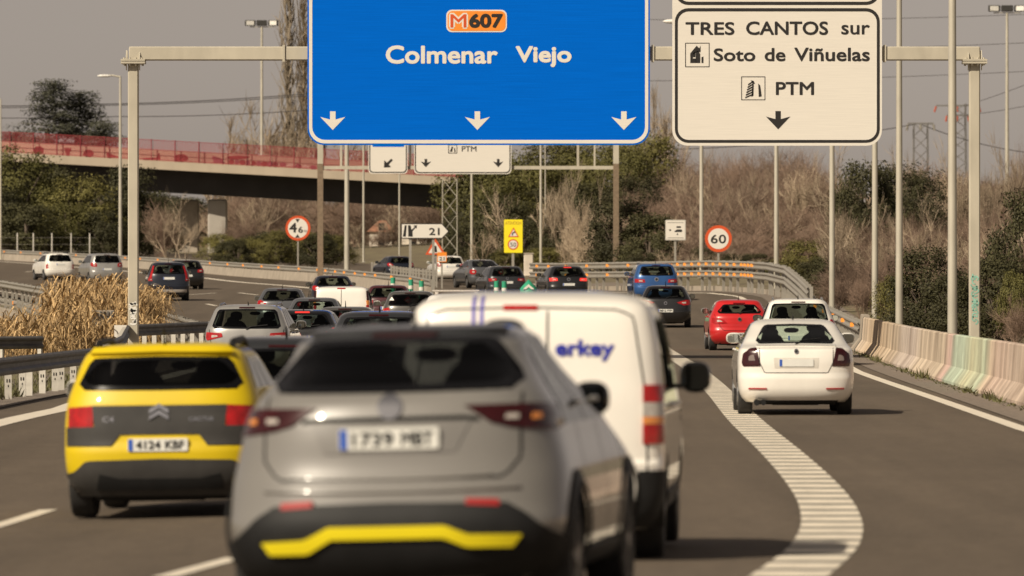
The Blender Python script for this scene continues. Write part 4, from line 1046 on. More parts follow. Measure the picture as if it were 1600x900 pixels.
# yellow warning sign
d = 400; b = gx(802, d); o = empty('warning_sign', b, 'tall yellow warning sign with a bend triangle and a 50 limit', 'road sign')
obj('post', MB().box((at(801.5, 0, d).x, d+.07, (b.z+at(0, 385, d).z)/2), (.16, .08, at(0, 385, d).z-b.z)), M['galv'], o)
p = obj('sign_plate', MB().poly(prect(787.5, 343, 816.5, 395, 1.5, d), d-.02, d+.02), M['sign_yellow'], o)
mb = MB(); ptext(mb, 'ATENCION', 789.5, 814.5, 346, 351, d, d-.019, .01); obj('lettering', mb, mat('faded_red', (.45, .25, .03), .5), p)
obj('triangle_edge', MB().poly([P2(*q, d) for q in [(802.3, 355), (811, 370.5), (793.8, 370.5)]][::-1], d-.028, d-.018), M['sign_red'], p)
obj('triangle_field', MB().poly([P2(*q, d) for q in [(802.3, 358.3), (808.3, 369), (796.4, 369)]][::-1], d-.034, d-.026), M['sign_white'], p)
obj('symbol', MB().poly([P2(*q, d) for q in [(799.5, 368), (800, 364), (803, 362), (804.5, 360.8), (805, 364), (803.8, 363.8), (801.5, 365.5), (801.3, 368)]][::-1], d-.04, d-.032), M['sign_black'], p)
c = P2(801.7, 382, d); r_ = 8.4*d/FPX
obj('limit_edge', MB().poly(circ(*c, r_), d-.028, d-.018), M['sign_red'], p); obj('limit_field', MB().poly(circ(*c, r_*.78), d-.034, d-.026), M['sign_white'], p)
mb = MB(); ptext(mb, '50', 797.2, 806.5, 379, 385.5, d, d-.033, .01); obj('lettering', mb, M['sign_black'], p)
# white lorry sign
d = 312; b = gx(1055, d); o = empty('lorry_sign', b, 'square white sign with a small black tow truck symbol above the rail', 'road sign')
obj('post', MB().box((at(1055, 0, d).x, d+.07, (b.z+at(0, 370, d).z)/2), (.11, .07, at(0, 370, d).z-b.z)), M['galv'], o)
p = obj('sign_plate', MB().poly(prect(1039.5, 343.5, 1071.5, 375.5, 1.2, d), d-.02, d+.02), mat('grey_sign_edge', (.5, .48, .43), .5), o)
obj('sign_field', MB().poly(prect(1040.8, 345, 1070.3, 374.2, .8, d), d-.028, d-.018), M['sign_white'], p)
mb = MB(); mb.poly([P2(*q, d) for q in [(1054, 361), (1058, 358.5), (1065, 358.5), (1066, 361), (1065, 362.5), (1054, 362.5)]][::-1], d-.034, d-.027); mb.poly(circ(*P2(1047, 359.5, d), .045, 12), d-.034, d-.027)
mb.poly([P2(*q, d) for q in [(1057, 353.5), (1064, 353.5), (1064, 356), (1057, 356)]][::-1], d-.034, d-.027); mb.poly([P2(*q, d) for q in [(1057, 367), (1060, 367), (1058.5, 364)]][::-1], d-.034, d-.027)
obj('symbol', mb, M['sign_black'], p)
mb = MB()
for x0, x1, y0 in ((1043, 1068, 347.2), (1043, 1068, 371)): mb.poly(prect(x0, y0, x1, y0+1.2, .2, d), d-.034, d-.027)
obj('border', mb, mat('sign_grey_line', (.35, .33, .3), .5), p)
# blue and white board at the right edge, half hidden in scrub
d = 235; xx = at(1592, 0, d).x; o = empty('notice_board', on_ground((xx, d)), 'leaning blue and white board half hidden in scrub behind the barrier', 'sign')
obj('board', MB().poly(prect(1577, 478, 1606, 516, 2, d), d-.02, d+.02), M['sign_white'], o)
obj('board_field', MB().poly([P2(*q, d) for q in [(1581, 480), (1604, 480), (1604, 489), (1584, 496)]][::-1], d-.026, d-.018), M['sign_blue'], o)
obj('post', MB().box((xx, d+.06, at(0, 520, d).z-.2), (.08, .06, 2.4)), M['galv'], o)

# green marker posts at the fork
for px, py, d, lb in ((614, 440, 288, 'green and white marker post farthest left of the fork row'), (642, 443, 280, 'green and white marker post second from left at the fork'), (658.5, 445, 272, 'green and white marker post beside the roof rack of the white car'),
                  (776, 445.5, 262, 'green and white marker post in front of the dark hatchback plate'), (788, 446, 260, 'green and white marker post close to the green arrow board')):
    t = at(px, py-6.5, d); g_ = on_ground((t.x, d)); h = max(.75, t.z-g_.z); r_ = .105
    o = empty('marker_post', g_, lb, 'marker post', 'flexible marker posts at the fork')
    mb = MB().lathe([(r_, 0), (r_, h-.01), (r_*.8, h)], 16, 'z', c=(g_.x, d, g_.z)); obj('tube', mb, M['green_post'], o, sharp=40)
    obj('reflective_band', MB().lathe([(r_+.004, 0), (r_+.004, .15)], 16, 'z', c=(g_.x, d, g_.z+h-.42)), M['sign_white'], o, sharp=40)
d = 258; g_ = on_ground(((826-800)*d/FPX, d)); o = empty('arrow_board', g_, 'green balise drum with a white chevron at the fork', 'marker')
t = at(826, 437, d)
obj('drum', MB().lathe([(.34, 0), (.34, t.z-g_.z-.34), (.02, t.z-g_.z)], 20, 'z', c=g_), M['green_post'], o, sharp=50)
obj('chevron', MB().poly([P2(*q, d) for q in [(817, 452), (826, 444), (835, 452), (830, 452), (826, 448.5), (822, 452)]][::-1], d-.36, d-.30), M['sign_white'], o)
# ------------------------------------------------------------------ bridge
M['fascia'] = mat('bridge_concrete', (.40, .335, .255), .9, var=.10, scale=.5, detail=10, stretch=(1, 1, .3))
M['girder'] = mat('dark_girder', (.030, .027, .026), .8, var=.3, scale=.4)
M['parapet'] = mat('salmon_parapet', (.50, .315, .24), .85, var=.14, scale=.35, detail=8)
M['fence_red'] = mat('red_fence', (.29, .030, .036), .6, var=.1)
BA, BB = Vector((-36.1, 620)), Vector((-6.77, 615)); BD = (BB-BA); SLP = -1.70
def zb_at(p): return SLP*((Vector((p[0], p[1]))-BA).dot(BD)/BD.length_squared)
def bpt(t): p = BA+BD*t; return p
br = empty('road_bridge', Vector((bpt(.4).x, bpt(.4).y, G(*bpt(.4)))), 'long road bridge with dark girder, concrete edge and red mesh fence crossing over the bend', 'bridge')
t0, t1 = -.75, 1.5
def bprof(name, prof, m, parent=br, ta=t0, tb=t1, **k): # (toward camera side n>0, absolute z)
    a, b = bpt(ta), bpt(tb); n = 40; path = [Vector((a.x+(b.x-a.x)*i/n, a.y+(b.y-a.y)*i/n, SLP*(ta+(tb-ta)*i/n))) for i in range(n+1)]
    return obj(name, MB().loft(path, prof, 1), m, parent, **k)
ZF = 14.33
bprof('edge_beam', [(0, ZF), (.0, ZF-.80), (-.5, ZF-.80), (-.5, ZF)], M['fascia'])
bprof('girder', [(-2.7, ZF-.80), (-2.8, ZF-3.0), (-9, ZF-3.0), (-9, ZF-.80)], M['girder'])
bprof('deck', [(-.5, ZF-.1), (-.5, ZF-.82), (-11, ZF-.82), (-11, ZF-.1)], M['fascia'])
par = bprof('parapet', [(-.75, ZF-.1), (-.75, ZF+1.12), (-1.0, ZF+1.12), (-1.0, ZF-.1)], M['parapet'])
# red fence: pickets in one panel, posts
ln = BD.length; ux = BD.normalized(); nn = Vector((ux.y, -ux.x))
mb = MB(); k = t0*ln; zt = lambda: ZF+2.02
mbp = MB()
while k < 1.2*ln:
    p = BA+ux*k-nn*.2; hw = .022; zz_ = zb_at(p)
    mb.add([(p.x-ux.x*hw, p.y-ux.y*hw, zz_+ZF+.05), (p.x+ux.x*hw, p.y+ux.y*hw, zz_+ZF+.05), (p.x+ux.x*hw, p.y+ux.y*hw, zz_+ZF+2.0), (p.x-ux.x*hw, p.y-ux.y*hw, zz_+ZF+2.0)], [(0, 1, 2, 3)]); k += .125
fe = obj('fence_panel', mb, M['fence_red'], br, fix=False)
for z in (.10, 1.05, 2.0):
    mbp.loft([Vector(((bpt(t0)+ux*0-nn*.17).x, (bpt(t0)-nn*.17).y, SLP*t0)), Vector(((bpt(1.2)-nn*.17).x, (bpt(1.2)-nn*.17).y, SLP*1.2))], [(.02, ZF+z), (-.02, ZF+z), (-.02, ZF+z+.05), (.02, ZF+z+.05)], 1)
obj('fence_rail', mbp, M['fence_red'], fe)
proto = None; k = t0*ln
while k < 1.2*ln:
    p = BA+ux*k-nn*.1; L0 = world_loc(br)
    if proto is None: proto = obj('fence_post', MB().box((0, 0, 1.05), (.09, .09, 2.1)), mat('dark_red_post', (.22, .02, .03), .6), br, local=True); c = proto
    else: c = proto.copy(); COL.objects.link(c); c.parent = br
    c.location = Vector((p.x, p.y, ZF+zb_at(p)))-L0; k += 2.35
# spray painted shapes on the parapet
rr = random.Random(3); gm = mat('dark_red_spray', (.25, .03, .03), .8, var=.3, scale=3); gp2 = mat('plum_spray', (.30, .08, .10), .8); gw = mat('pale_spray', (.62, .42, .36), .8)
def bp_pt(px, py, off=-.74):
    # point of the parapet face seen at a pixel
    lo, hi = -.6, 1.3
    for _ in range(40):
        m = (lo+hi)/2; p = bpt(m)+nn*off
        if 800+p.x*FPX/p.y < px: lo = m
        else: hi = m
    p = bpt(lo)+nn*off; return Vector((p.x, p.y, CAMZ-(py-450)*p.y/FPX))
def spray(pxs, m):
    mb = MB(); vs = [bp_pt(a, b) for a, b in pxs]; mb.add(vs, [tuple(range(len(vs)))]); return obj('graffiti', mb, m, par, fix=False)
def blob(cx, cy, rx, ry, m, n=14): return spray([(cx+rx*math.cos(6.283*i/n)*(1+.15*rr.uniform(-1, 1)), cy+ry*math.sin(6.283*i/n)*(1+.1*rr.uniform(-1, 1))) for i in range(n)], m)
blob(61, 235, 8, 7, gm); blob(138, 240, 8, 6, gm); blob(282, 247, 11, 6.5, gm); spray([(100, 231), (112, 231), (108, 244), (104, 244)], gm); spray([(165, 236), (172, 240), (188, 246), (168, 247)], gm)
spray([(222, 247), (245, 246), (249, 237), (251, 250), (224, 250)], gm); spray([(331, 243), (345, 247), (352, 255), (334, 255)], gp2)
blob(372, 246, 18, 3, gm); 
for i in range(9): blob(362+i*8.5, 253+i*.5, 3.5+rr.random()*2, 4, gp2 if i % 2 else gm)
for i in range(8): blob(430+i*12, 256+i*1.1, 5.5, 3.5, gw if i % 2 == 0 else gp2)
# piers
for px, d_, wpx, lb in ((340, 624, 30, 0), (296, 628, 30, 0), (735, 626, 26, 0)):
    b = gx(px, d_); hw = wpx*d_/FPX/2
    obj('pier', MB().box((b.x, d_, (b.z+ZF-3.75)/2-.5), (hw*2, 1.4, ZF-3.75-b.z+1), bev=.15), mat('pier_concrete', (.36, .33, .29), .9, var=.12, scale=.7) if px == 340 else M['concrete'], br)
# small pieces by the gantry foot
d = 186; b = gx(158, d); o = empty('culvert_head', b, 'grey ribbed culvert head among the dry reeds', 'culvert')
mb = MB(); mb.box((b.x, d, b.z+.58), (.75, .5, 1.16)); obj('block', mb, M['concrete'], o)
mb = MB()
for k in range(7): mb.box((b.x-.33+k*.11, d-.27, b.z+.90), (.05, .05, .46))
obj('rib', mb, M['galv_old'], o)
d = 168; b = on_ground((at(188, 0, d).x, d)); o = empty('marker_plate', b, 'small white plate behind the bent rail at the gantry foot', 'marker')
obj('plate', MB().poly(prect(178.5, 508, 198, 527, 1, d), d-.02, d+.02), M['sign_white'], o); obj('post', MB().box((b.x, d+.05, b.z+.3), (.08, .05, .9)), M['galv'], o)
r = empty('guard_rail', on_ground((-12, 152)), 'short dark rail stub with pale posts at the picture edge below the reeds', 'guard rail', G_R)
rail(r, [(-19, 149), (-13, 152), (-11.3, 154)], (.44,), 1, .75, .50, M['galv_old'], M['post_white'])

# ------------------------------------------------------------------ floodlight masts, pylons, lattice mast, power lines
def flood(px, py, d, label):
    b = gx(px, d); t = at(px, py+10, d); o = empty('floodlight_mast', b, label, 'floodlight')
    obj('mast', MB().tube([b, (b+t)/2, t], [.22, .17, .12], 10), M['pole'], o, smooth=True)
    obj('crossbar', MB().box(t+Vector((0, 0, 0)), (2.6, .12, .10)), M['galv'], o)
    for k, (dx, rz) in enumerate(((-1.25, .25), (0.0, 0), (1.25, -.5))):
        l = MB(); l.box(t+Vector((dx, -.1, .42)), (1.15, .35, .62), rz, bev=.06); q = obj('floodlight', l, M['dgrey'], o)
        if k != 1: obj('glass', MB().box(t+Vector((dx, -.30, .42)), (.85, .04, .46), rz), M['lamp_white'], q)
flood(409, 32, 700, 'floodlight mast with three lamps behind the bridge, left of the blue sign'); flood(1573.5, 10, 620, 'floodlight mast with lamps above the scrub at the right of the picture')
M['lattice'] = mat('lattice_steel', (.22, .21, .20), .5, .3)
def lattice(name, label, px, py_top, d, w0, w1, cat, arms=(), m=None, step=1.6):
    b = gx(px, d); zt = at(0, py_top, d).z; o = empty(name, b, label, cat); mb = MB(); H_ = zt-b.z; n = max(3, int(H_/step)); r_ = .032*d/500
    wf = lambda t: (w0+(w1-w0)*t)/2
    cor = [(-1, -1), (1, -1), (1, 1), (-1, 1)]
    for cx_, cy_ in cor: mb.tube([b+Vector((cx_*wf(0), cy_*wf(0), -.3)), b+Vector((cx_*wf(1), cy_*wf(1), H_))], r_*1.3, 4)
    for i in range(n):
        ta, tb = i/n, (i+1)/n
        for k in range(4):
            a, c = cor[k], cor[(k+1) % 4]; p = [b+Vector((a[0]*wf(ta), a[1]*wf(ta), H_*ta)), b+Vector((c[0]*wf(tb), c[1]*wf(tb), H_*tb)), b+Vector((c[0]*wf(ta), c[1]*wf(ta), H_*ta)), b+Vector((a[0]*wf(tb), a[1]*wf(tb), H_*tb))]
            mb.tube([p[0], p[1]], r_*.7, 3); mb.tube([p[2], p[3]], r_*.7, 3)
    obj('lattice', mb, m or M['lattice'], o)
    for (py, l0, l1) in arms:
        z = at(0, py, d).z; a = MB(); a.box((b.x+(l0+l1)/2, d, z), (l1-l0, .25, .22)); ar = obj('crossarm', a, m or M['lattice'], o)
        for x in (l0, (l0+l1)/2, l1): obj('insulator', MB().tube([(b.x+x, d, z-.1), (b.x+x*1.08, d, z-.9)], .14, 6), mat('brown_insulator', (.45, .11, .07), .5) if py_top < 180 else M['galv'], ar)
    return o
lattice('lattice_mast', 'galvanised lattice mast at the right end of the bridge behind the exit sign', 703, 280, 470, 1.1, 1.05, 'mast', m=M['pole'], step=1.25)
lattice('power_pylon', 'lattice power pylon with crossarm and red insulators behind the tall lamp post', 1496, 162, 900, 2.6, 2.2, 'pylon', arms=((165, -3.0, 3.0), (180, -1.5, 1.5)))
lattice('power_pylon', 'slim pale lattice pylon above the brown scrub', 1438.5, 192, 800, 1.9, 1.7, 'pylon', arms=((193, -1.6, 1.6),))
M['wire'] = mat('power_wire', (.05, .045, .045), .7)
def wire(pts, label, r_=.035, sag=0):
    P = [at(*p) for p in pts]; o = empty('power_line', P[0], label, 'power line', 'overhead power lines'); Q = []
    for a, b in zip(P, P[1:]):
        for i in range(14): t = i/14; q = a.lerp(b, t); q.z -= sag*4*t*(1-t); Q.append(q)
    Q.append(P[-1]); obj('cable', MB().tube(Q, r_, 4), M['wire'], o)
wire([(-200, 160, 760), (130, 163, 760), (520, 143, 760)], 'topmost of the power lines above the bridge', .05, .3); wire([(-200, 164, 765), (130, 165, 765), (520, 146, 765)], 'power line just below the topmost one above the bridge', .045, .3)
wire([(-200, 179, 770), (180, 182, 770), (520, 169, 770)], 'lowest power line above the bridge', .045, .3)
wire([(900, 232, 790), (1436, 193, 800), (1700, 242, 800)], 'sagging power line running over the slim pylon', .05, 1.2)
for k, (a, b) in enumerate(((30, 62), (78, 70), (120, 95))):
    wire([(980, 30+k*48, 850), (1700, -2+k*44+20, 850)], ['highest thin power line right of the white sign', 'middle thin power line right of the white sign', 'lowest thin power line right of the white sign'][k], .035, .5)
for k, px in enumerate((1800, 1760)): wire([(1505, 166+k*14, 900), (px, 40+k*80, 880)], ['upper power line leaving the pylon to the right', 'lower power line leaving the pylon to the right'][k], .04, .8)

# ------------------------------------------------------------------ vegetation
def leafmat(name, c, c2, var=.35): 
    m = mat(name, c, .65, 0, var=var, scale=.9, col2=c2, coords='Object', detail=4, spec=.25, island=.5); return m
M['oak'] = leafmat('dark_oak_leaves', (.048, .046, .020), (.062, .058, .024)); M['pine'] = leafmat('pine_needles', (.080, .078, .022), (.105, .096, .030)); M['olive'] = leafmat('olive_green_leaves', (.12, .112, .030), (.145, .128, .040))
M['cedar'] = leafmat('cedar_needles', (.070, .072, .050), (.090, .090, .062))
M['bark'] = mat('bark', (.13, .10, .075), .9, var=.25); M['twig'] = leafmat('brown_twigs', (.195, .134, .098), (.240, .168, .124), .25); M['pale_twig'] = leafmat('pale_twigs', (.33, .26, .185), (.38, .30, .215), .2)
M['poplar'] = leafmat('poplar_twigs', (.30, .245, .18), (.33, .27, .20), .15)
def leaf(mb, p, s_, rr, nrm=None):
    if nrm is None: a = Vector((rr.gauss(0, 1), rr.gauss(0, 1), rr.gauss(0, 1))).normalized(); b = a.cross(Vector((rr.gauss(0, 1), rr.gauss(0, 1), rr.gauss(0, 1)))).normalized()
    else:
        n_ = (nrm.normalized()+Vector((rr.gauss(0, .45), rr.gauss(0, .45), rr.gauss(0, .45)))).normalized(); a = n_.cross(Vector((rr.gauss(0, 1), rr.gauss(0, 1), rr.gauss(0, 1)))).normalized(); b = n_.cross(a)
    l = s_*rr.uniform(.6, 1.3); w_ = l*rr.uniform(.4, .7)
    mb.add([p-a*l*.5, p+b*w_*.5, p+a*l*.5, p-b*w_*.5], [(0, 1, 2, 3)])
protos = {}
def proto_green(key, seed, ncl, nl, leafs, m, shape='round', trunk=.25, label='evergreen tree', nm='evergreen_tree'):
    """unit tree: height 1, crown width 1, scaled when placed"""
    rr = random.Random(seed); cr = MB(); tr = MB()
    tr.tube([(0, 0, -.1), (rr.uniform(-.02, .02), 0, trunk), (rr.uniform(-.05, .05), rr.uniform(-.05, .05), .7)], [.035, .026, .010], 7)
    for i in range(ncl):
        if shape == 'round':
            a = rr.uniform(0, 6.283); u = rr.uniform(-.75, 1); r_ = rr.uniform(.55, 1)**.6*.40
            c = Vector((r_*math.cos(a)*math.sqrt(1-u*u*.9), r_*math.sin(a)*math.sqrt(1-u*u*.9), .55+u*.38*rr.uniform(.8, 1))); cs = rr.uniform(.07, .15)
            sq = (1, 1, .8)
        elif shape == 'bush':
            a = rr.uniform(0, 6.283); u = rr.uniform(0, 1); r_ = rr.uniform(.4, 1)**.6*.44
            c = Vector((r_*math.cos(a)*math.sqrt(1-u*u*.85), r_*math.sin(a)*math.sqrt(1-u*u*.85), .08+u*.82)); cs = rr.uniform(.07, .14); sq = (1, 1, .8)
        elif shape == 'cedar':
            ib, ik = divmod(i, 6); nb = ncl//6
            if ik == 0:
                t = (ib+.5)/nb; bz = .10+.87*t; bR = (.56*(1-t)**1.15+.012)*rr.uniform(.65, 1.08); ba = rr.uniform(0, 6.283)
                tr.tube([(0, 0, bz), (bR*.9*math.cos(ba), bR*.9*math.sin(ba), bz+.02)], [.005, .001], 3)
            u = (ik+1)/6; r_ = bR*u
            c = Vector((r_*math.cos(ba), r_*math.sin(ba), bz+.03*math.sin(u*2.6)-.02*u)); cs = .020+.030*(1-u*.55); sq = (1.35, 1.35, .33)
        for k in range(nl):
            g3 = lambda: max(-1.7, min(1.7, rr.gauss(0, 1)))*cs*.6
            p = c+Vector((g3()*sq[0], g3()*sq[1], g3()*sq[2]))
            if p.z > 0: leaf(cr, p, leafs, rr, (p-c)+(c-Vector((0, 0, .45)))*.25+Vector((0, 0, cs*.25)))
        if shape != 'cedar' and i % 5 == 0: tr.tube([(0, 0, max(.1, trunk*.8)), tuple(c*.6+Vector((0, 0, .1))), tuple(c)], [.016, .009, .004], 4)
    hmax = max(v[2] for v in cr.v); xs = sorted(abs(v[0]) for v in cr.v)[int(len(cr.v)*.985)]
    o = bpy.data.objects.new(nm, None); o['category'] = 'tree'; o['label'] = label
    ms = []
    for n_, mb_, mm in (('crown', cr, m), ('trunk', tr, M['bark'])):
        me = bpy.data.meshes.new(n_); me.from_pydata([(v[0], v[1], v[2]) for v in mb_.v], [], mb_.f); me.materials.append(mm); ms.append((n_, me))
    protos[key] = (nm, ms, 1/hmax, .5/xs)
def proto_bare(key, seed, nstem, depth, m, spread=.5, up=.6, nch=3, nm='bare_shrub', r0=.012, fine=1.0, wob=.35):
    rr = random.Random(seed); mb = MB()
    def grow(p, dr, l, r_, dep):
        n = 3; pts = [p]; q = p; dd = dr
        for i in range(n):
            dd = (dd+Vector((rr.gauss(0, wob*.35), rr.gauss(0, wob*.35), rr.gauss(0, wob*.2)+.05*up))).normalized(); q = q+dd*l/n; pts.append(q)
        mb.tube(pts, [r_, r_*.85, r_*.7, r_*.5], 3, cap=False)
        if dep <= 0: return
        for i in range(nch+(1 if rr.random() < .5 else 0)):
            t = rr.uniform(.25, 1); k = min(n-1, int(t*n)); s_ = pts[k].lerp(pts[k+1], t*n-k)
            nd = (dd+Vector((rr.gauss(0, spread), rr.gauss(0, spread), rr.gauss(0, spread*.6)+up*.25))).normalized(); grow(s_, nd, l*rr.uniform(.5, .8), r_*.62, dep-1)
    for i in range(nstem):
        a = rr.uniform(0, 6.283); rd = rr.uniform(0, .16); ti = rr.uniform(.05, spread)
        grow(Vector((rd*math.cos(a), rd*math.sin(a), -.02)), Vector((ti*math.cos(a), ti*math.sin(a), 1)).normalized(), rr.uniform(.32, .5), r0*rr.uniform(.7, 1.1), depth)
    hmax = max(v[2] for v in mb.v); xs = sorted(abs(v[0]) for v in mb.v)[int(len(mb.v)*.985)]
    me = bpy.data.meshes.new('branches'); me.from_pydata(mb.v, [], mb.f); me.materials.append(m)
    protos[key] = (nm, [('branches', me)], 1/hmax, .5/xs)
def proto_poplar(key, seed, m):
    rr = random.Random(seed); mb = MB(); mb.tube([(0, 0, -.05), (0, 0, .5), (.005, 0, 1)], [.0055, .0035, .0006], 5)
    for i in range(95):
        z = rr.uniform(.05, .92); a = rr.uniform(0, 6.283); l = rr.uniform(.12, .36)*(1.05-z*.6); p = Vector((0, 0, z)); pts = [p]; t = .40
        for k in range(4):
            p = p+Vector((math.cos(a)*t*.34, math.sin(a)*t*.34, 1)).normalized()*l/4; t *= .72; pts.append(p+Vector((rr.gauss(0, .004), rr.gauss(0, .004), 0)))
        mb.tube(pts, [.0028, .0022, .0016, .0011, .0006], 3, cap=False)
        for k in range(4):
            s_ = pts[rr.randrange(1, 5)]; e = s_+Vector((rr.gauss(0, .010), rr.gauss(0, .010), rr.uniform(.02, .07))); mb.tube([s_, e], [.0008, .0004], 3, cap=False)
    me = bpy.data.meshes.new('branches'); me.from_pydata(mb.v, [], mb.f); me.materials.append(m)
    xs = max(abs(v[0]) for v in mb.v); protos[key] = ('poplar_tree', [('branches', me)], 1, .5/xs)
for i in range(3): proto_green('oak%d' % i, 20+i, 70, 190, .030, M['oak'], 'bush', nm='evergreen_oak')
for i in range(3): proto_green('pine%d' % i, 30+i, 60, 200, .028, M['pine'], 'round', nm='pine_tree')
for i in range(2): proto_green('olive%d' % i, 40+i, 65, 190, .028, M['olive'], 'bush', nm='green_bush')
for i in range(2): proto_green('cedar%d' % i, 50+i, 420, 45, .012, M['cedar'], 'cedar', nm='cedar_tree')
for i in range(4): proto_bare('bare%d' % i, 60+i, 14, 3, M['twig'], .75, .35, 5, r0=.0075, wob=.28)
for i in range(3): proto_bare('pale%d' % i, 70+i, 6, 3, M['pale_twig'], .6, .55, 4, nm='bare_tree', r0=.011, wob=.28)
for i in range(2): proto_bare('fine%d' % i, 80+i, 3, 4, M['pale_twig'], .5, .7, 3, nm='bare_tree', r0=.012, wob=.35)
for i in range(2): proto_bare('tall%d' % i, 95+i, 3, 4, M['pale_twig'], .6, .6, 3, nm='bare_tree', r0=.017, wob=.28)
for i in range(2): proto_poplar('poplar%d' % i, 90+i, M['poplar'])
NV = [0]
def plant(key, px, py_top, d, wpx, label, group=None, sink=0, rz=None, cat='tree'):
    nm, ms, kh, kw_ = protos[key]; b = gx(px, d); b.z -= sink+.05; zt = at(0, py_top, d).z; h = max(.6, zt-b.z); wd = wpx*d/FPX
    o = bpy.data.objects.new(nm, None); COL.objects.link(o); o.location = b; o.rotation_euler = (0, 0, random.uniform(0, 6.28) if rz is None else rz); o['label'] = label; o['category'] = cat
    if group: o['group'] = group
    o.scale = (wd*kw_, wd*kw_, h*kh)
    for n_, me in ms:
        c = bpy.data.objects.new(n_, me); COL.objects.link(c); c.parent = o
    NV[0] += 1; return o
rv = random.Random(11)
def pick(k, n): return '%s%d' % (k, rv.randrange(n))
# ------------------------------------------------------------------ white house with tiled roof, stone pillars
d = 640; b = gx(612, d); h = empty('white_house', b, 'small whitewashed house with an orange tiled roof glimpsed under the bridge', 'house')
M['wash'] = mat('whitewash', (.62, .55, .46), .9, var=.22, scale=.9, detail=10); M['tile'] = mat('orange_tiles', (.26, .125, .075), .85, var=.35, scale=2)
x0, x1 = at(577, 0, d).x, at(613, 0, d).x; zt = at(0, 362, d).z
mb = MB(); mb.box(((x0+x1)/2, d+2, (b.z+zt)/2-.5), (x1-x0, 4, zt-b.z+1)); obj('wall', mb, M['wash'], h)
mb = MB(); mb.add([(x0-.25, d-.25, zt), (x1+.25, d-.25, zt), (x1+.25, d+4.25, zt), (x0-.25, d+4.25, zt), (x0+.9, d+2, zt+1.15), (x1-.7, d+2, zt+1.15)], [(0, 1, 5, 4), (2, 3, 4, 5), (0, 4, 3), (1, 2, 5), (0, 3, 2, 1)]); obj('roof', mb, M['tile'], h)
x0, x1 = at(628, 0, d).x, at(666, 0, d).x; zt = at(0, 360, d).z
obj('annex_wall', MB().box(((x0+x1)/2, d+1.5, (b.z+zt)/2-.5), (x1-x0, 3, zt-b.z+1)), M['wash'], h)
for px in (596, 646):
    x = at(px, 0, d).x; obj('doorway', MB().box((x, d-.02, b.z+1.1), (.55, .1, 2.2)), M['gap'], h)
for i, px in enumerate((572, 600, 622, 660)): plant(('fine0', 'bare1', 'fine1', 'bare2')[i], px, (330, 350, 322, 345)[i], 615, 60, ('thin leafless tree left of the white house', 'brown shrub before the wall of the white house', 'tall leafless tree between the two walls of the white house', 'brown shrub at the right wall of the white house')[i])
for px, py0, py1, wpx, d, lb in ((826, 397, 445, 15, 420, 'cream stone pillar overgrown with ivy beside the yellow warning sign'), (757, 362, 402, 24, 560, 'cream wall stub behind the lamp post under the bridge end')):
    b = gx(px, d); zt = at(0, py0, d).z; hw = wpx*d/FPX/2
    o = empty('stone_pillar', b, lb, 'pillar'); obj('shaft', MB().box((at(px, 0, d).x, d, (b.z+zt)/2-.2), (hw*2, hw*1.6, zt-b.z+.4), bev=.06), M['wash'], o); obj('cap', MB().box((at(px, 0, d).x, d, zt+.04), (hw*2.1, hw*1.7, .08)), M['concrete'], o)
# left: dark trees beyond the far barrier, in front of the bridge
g = 'dark evergreen trees below the bridge'
for px, py, d, wd, k, lb in ((18, 224, 575, 150, 'pine', 'rounded dark pine in front of the bridge at the picture edge'), (-50, 240, 580, 150, 'pine', 'dark pine at the very edge of the picture by the bridge'), (125, 268, 572, 135, 'olive', 'yellowish green bushy tree left of the white headed street lamp'),
                             (205, 254, 585, 115, 'oak', 'grey green tree top just under the bridge edge beside the gantry post'), (85, 256, 590, 110, 'oak', 'dark oak between the rounded pine and the yellowish tree'), (162, 325, 565, 95, 'oak', 'low dark round bush at the foot of the street lamp'), (40, 315, 562, 130, 'oak', 'dark bush along the wire fence at the left'), (235, 295, 600, 100, 'oak', 'dark tree behind the left gantry post'), (105, 315, 566, 110, 'pine', 'low dark pine bush behind the white car'), (0, 290, 570, 130, 'oak', 'dark oak at the picture edge under the rounded pine'), (60, 275, 580, 100, 'pine', 'dark pine crown under the rounded one by the bridge'), (195, 310, 575, 90, 'oak', 'dark bush between lamp and gantry post')):
    plant(pick(k, 3 if k != 'olive' else 2), px, py, d, wd, lb, g)
# under and in front of the bridge
for px, py, d, wd, k, lb in ((268, 290, 560, 85, 'fine', 'pale leafless tree left of the bridge pier'), (285, 318, 555, 60, 'fine', 'thin leafless tree close to the bridge pier'), (252, 305, 570, 60, 'bare', 'brown leafless shrub behind the gantry post under the bridge')):
    plant(pick(k, {'fine': 2, 'bare': 4}[k]), px, py, d, wd, lb, 'leafless trees under the bridge')
for i in range(13):
    px = 345+i*15+rv.uniform(-6, 6); plant(pick('oak' if i % 3 else 'olive', 2), px, rv.uniform(348, 376) + (0 if i < 10 else 12), rv.uniform(465, 520), rv.uniform(48, 80), 'dark low bush along the outside of the far barrier', 'bushes along the far barrier', cat='bush')
for i in range(24):
    px = 350+i*15+rv.uniform(-7, 7); plant(pick('pale', 3) if i % 3 == 0 else pick('bare', 4), px, rv.uniform(278, 312), rv.uniform(645, 700), rv.uniform(90, 140), 'brown leafless tree seen beneath the bridge girder', 'leafless trees beneath the bridge', sink=0)
for i in range(22):
    px = 230+i*25; plant(pick('oak', 3), px, rv.uniform(285, 325), rv.uniform(790, 860), 120, 'dark tree in the shade beyond the bridge', 'dark trees beyond the bridge')
for i in range(6): plant(pick('bare', 4), 360+i*26+rv.uniform(-6, 6), rv.uniform(320, 350), 530+rv.uniform(0, 15), 42, 'thin brown leafless tree between pier and far barrier', 'leafless trees between pier and barrier')
